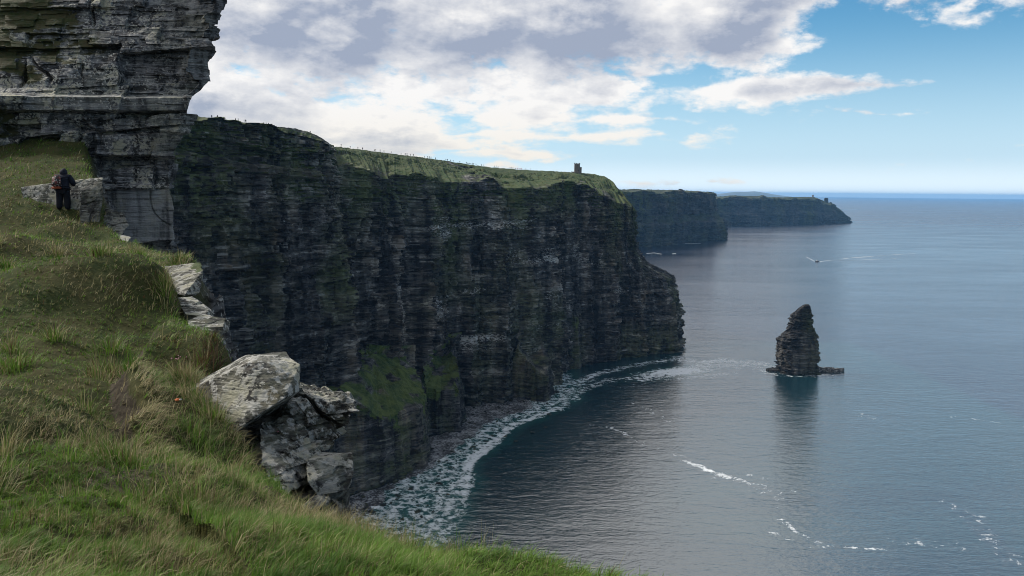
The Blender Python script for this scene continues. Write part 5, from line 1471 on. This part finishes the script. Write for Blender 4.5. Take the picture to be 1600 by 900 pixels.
def make_shore_rocks():
    m = rock_material('wet_rock', 0.8, dark=(0.010, 0.010, 0.011), mid=(0.028, 0.028, 0.028), light=(0.06, 0.06, 0.058), guano=False)
    r_ = np.random.default_rng(9)
    mesh = []
    for k in range(7):
        pts = r_.normal(0, 1, (12, 3)) * np.array([1.0, 0.8, 0.5]); pts /= np.linalg.norm(pts / np.array([1.0, .8, .5]), axis=1, keepdims=True)
        o = block('shore_rock', pts, 200 + k, 14, 0.10, 0.15, lich=0, mat=m); mesh.append(o.data); bpy.data.objects.remove(o)
    lo, hi = SURF.min(0), SURF.max(0); cnt = 0
    # the ones that stand out in the surf, by photo position and width in pixels
    big = [(653, 800, 17), (659, 808, 11), (687, 756, 15), (642, 765, 14), (700, 773, 9), (600, 790, 13), (628, 812, 10), (668, 790, 9), (676, 800, 8), (620, 780, 9), (806, 690, 11), (790, 682, 9), (832, 676, 10), (760, 690, 9), (736, 700, 8), (852, 668, 9), (610, 826, 10), (645, 838, 9), (580, 800, 14), (560, 812, 16), (870, 613, 14), (858, 648, 13)]
    for px_, py_, w in big:
        q = sea_at(px_, py_); k = q[1] / F
        o = bpy.data.objects.new('shore_rock', mesh[cnt % 7]); C.objects.link(o)
        s = w * k * 0.5; o.scale = (s, s * 0.9, s * 0.75); o.location = (q[0], q[1], 0.12 * s); o.rotation_euler = (0, 0, r_.uniform(0, 6.28))
        tag(o, 'large dark boulder standing clear in the white surf below the cliff', 'rock', 'large boulders in the surf'); cnt += 1
    n = 0
    while n < 210:
        x, y = r_.uniform(lo[0], hi[0]), r_.uniform(lo[1], hi[1])
        if not inside(np.array([x]), np.array([y]), SURF)[0]: continue
        dB = 1.0 if inside(np.array([x]), np.array([y]), BEACH)[0] else 0.0
        dd = float(seg_dist(np.array([x]), np.array([y]), np.concatenate([BEACH, BEACH[:1]]))[0]) * (1 if dB else -1)
        if dd < -r_.exponential(9): continue
        s = 0.6 + 1.4 * r_.random() ** 2.5
        o = bpy.data.objects.new('shore_rock', mesh[n % 7]); C.objects.link(o)
        o.scale = (s * r_.uniform(.8, 1.4), s, s * .8); o.location = (x, y, max(0, min(dd * .17, 2.6)) - .1); o.rotation_euler = (r_.uniform(-.3, .3), r_.uniform(-.3, .3), r_.uniform(0, 6.28))
        tag(o, 'small dark wet rock among the shingle and foam under the cliff', 'rock', 'small rocks along the foot of the cliff'); n += 1
make_shore_rocks()


# ------------------------------------------------------------------ flowers and a scrap of litter in the turf
def make_flowers():
    M_pink = plain('thrift_pink', (0.50, 0.22, 0.30), 0.7); M_stem = plain('stem_green', (0.04, 0.07, 0.02), 0.7)
    M_violet = plain('violet_petal', (0.12, 0.05, 0.42), 0.6)
    r_ = random.Random(3)
    def head(parent, x, y, z, s, m):
        bm = bmesh.new(); bmesh.ops.create_icosphere(bm, subdivisions=2, radius=s)
        for v in bm.verts: v.co = v.co * (1 + r_.uniform(-.2, .2)); v.co.z *= .7
        me = bpy.data.meshes.new('flower_head'); bm.to_mesh(me); bm.free()
        o = link('flower_head', me, m, parent); o.location = (x, y, z)
    def clump(px_, py_, D, n, sp, s, m, lab, up_=0.07, onrock=False):
        p = at(px_, py_, D)
        gz = p[2] if onrock else float(ground(np.array([p[0]]), np.array([p[1]]))[0][0])
        root = empty('flower_clump', (p[0], p[1], gz)); tag(root, lab, 'flowers')
        bm = bmesh.new(); hs = []
        for i in range(n):
            x, y, h = r_.gauss(0, sp), r_.gauss(0, sp), up_ * r_.uniform(.6, 1.3); hs.append((x, y, h))
            mt = Matrix.Translation((x * .8, y * .8, h / 2 - .02)); bmesh.ops.create_cone(bm, segments=5, radius1=.0016, radius2=.0012, depth=h + .04, matrix=mt)
        me = bpy.data.meshes.new('stems'); bm.to_mesh(me); bm.free(); link('stems', me, M_stem, root)
        for x, y, h in hs: head(root, x * .8, y * .8, h, s * r_.uniform(.7, 1.15), m)
    clump(442, 676, 9.45, 12, .06, .013, M_pink, 'pale pink thrift flowers in the crack right of the large pale boulder', .05, True)
    clump(288, 640, 10.1, 9, .05, .011, M_pink, 'small pink thrift flowers at the left foot of the large pale boulder')
    clump(278, 600, 11.0, 7, .06, .010, M_pink, 'sparse pink thrift heads in the turf above the large pale boulder')
    clump(92, 779, 5.2, 3, .015, .010, M_violet, 'small violet flowers low in the grass above the bottom left corner')
    clump(104, 797, 5.0, 2, .012, .009, M_violet, 'pair of tiny violet flowers nearest the bottom left corner')
    # orange and white scrap
    p = at(279, 686, 8.9); gz = float(ground(np.array([p[0]]), np.array([p[1]]))[0][0])
    root = empty('litter_scrap', (p[0], p[1], gz + .05), .4); tag(root, 'crumpled orange and white scrap lying in the grass', 'litter')
    for nm, col, dx, s in (('orange_piece', (0.55, 0.13, 0.03), 0, .024), ('white_piece', (0.55, 0.53, 0.48), .03, .015)):
        bm = bmesh.new(); bmesh.ops.create_icosphere(bm, subdivisions=3, radius=s)
        for v in bm.verts: v.co *= 1 + .35 * float(vn(v.co.x / s * 2, v.co.y / s * 2, v.co.z / s * 2, 5)); v.co.z *= .6
        me = bpy.data.meshes.new(nm); bm.to_mesh(me); bm.free(); link(nm, me, plain(nm, col, .5), root).location = (dx, 0, 0)
make_flowers()


# ------------------------------------------------------------------ far hills and the air
def make_hills():
    m, g, b, out = material('far_hills')
    n = g.noise(g.n('NewGeometry').outputs['Position'], 0.0008, 4)
    setin(g, b, Base_Color=g.mix(n, (0.10, 0.12, 0.10), (0.17, 0.17, 0.15)), Roughness=0.95)
    Dh = 22000
    xs = np.linspace(955, 1262, 220)
    py = np.interp(xs, [955, 985, 1020, 1075, 1110, 1135, 1150, 1165, 1178, 1192, 1205, 1225, 1262], [301, 298, 299, 302, 300.5, 298, 295.8, 296, 295.4, 297.2, 299.5, 302.5, 306.5])
    py = py + 3.6 + 0.35 * fbm(xs / 16, 0, 0, 91, 4)
    top = at(xs, py, Dh)
    P = np.stack([top * 0 + np.stack([top[:, 0] * .985, top[:, 1] * .985, top[:, 0] * 0 - 3], 1), top * np.array([.993, .993, 1]) * 1.0, top, np.stack([top[:, 0] * 1.05, top[:, 1] * 1.05, top[:, 0] * 0 - 3], 1)], 0)
    P[1, :, 2] = np.maximum(top[:, 2] * .62, -3); P[0, :, 2] = -3
    struct(link('hills', grid_mesh('hills', P, smooth=True), m))
make_hills()

def make_haze():
    me = boxes_mesh('haze', [(-61000, -61000, -8, 61000, 61000, 266)])
    m = bpy.data.materials.new('air'); m.use_nodes = True; m.cycles.volume_sampling = 'DISTANCE'; t = m.node_tree; t.nodes.clear(); g = G(t)
    out = g.n('OutputMaterial'); v = g.n('VolumePrincipled', {'Color': (0.24, 0.56, 1.0, 1), 'Density': 3.0e-5, 'Anisotropy': 0.0})
    t.links.new(v.outputs[0], out.inputs['Volume'])
    o = link('haze', me, m); tag(o, 'thin bluish sea haze hanging over the whole coast', 'haze', None, 'stuff')
make_haze()

# ------------------------------------------------------------------ render settings
S.render.engine = 'CYCLES'
S.view_settings.view_transform = 'Standard'; S.view_settings.look = 'None'
S.view_settings.gamma = 1; S.view_settings.exposure = 0.3; S.view_settings.use_curve_mapping = False
S.cycles.use_denoising = True
S.cycles.use_adaptive_sampling = False
S.cycles.filter_width = 1.0
S.cycles.max_bounces = 6; S.cycles.diffuse_bounces = 3; S.cycles.glossy_bounces = 3; S.cycles.transmission_bounces = 2; S.cycles.volume_bounces = 0
S.cycles.sample_clamp_indirect = 4
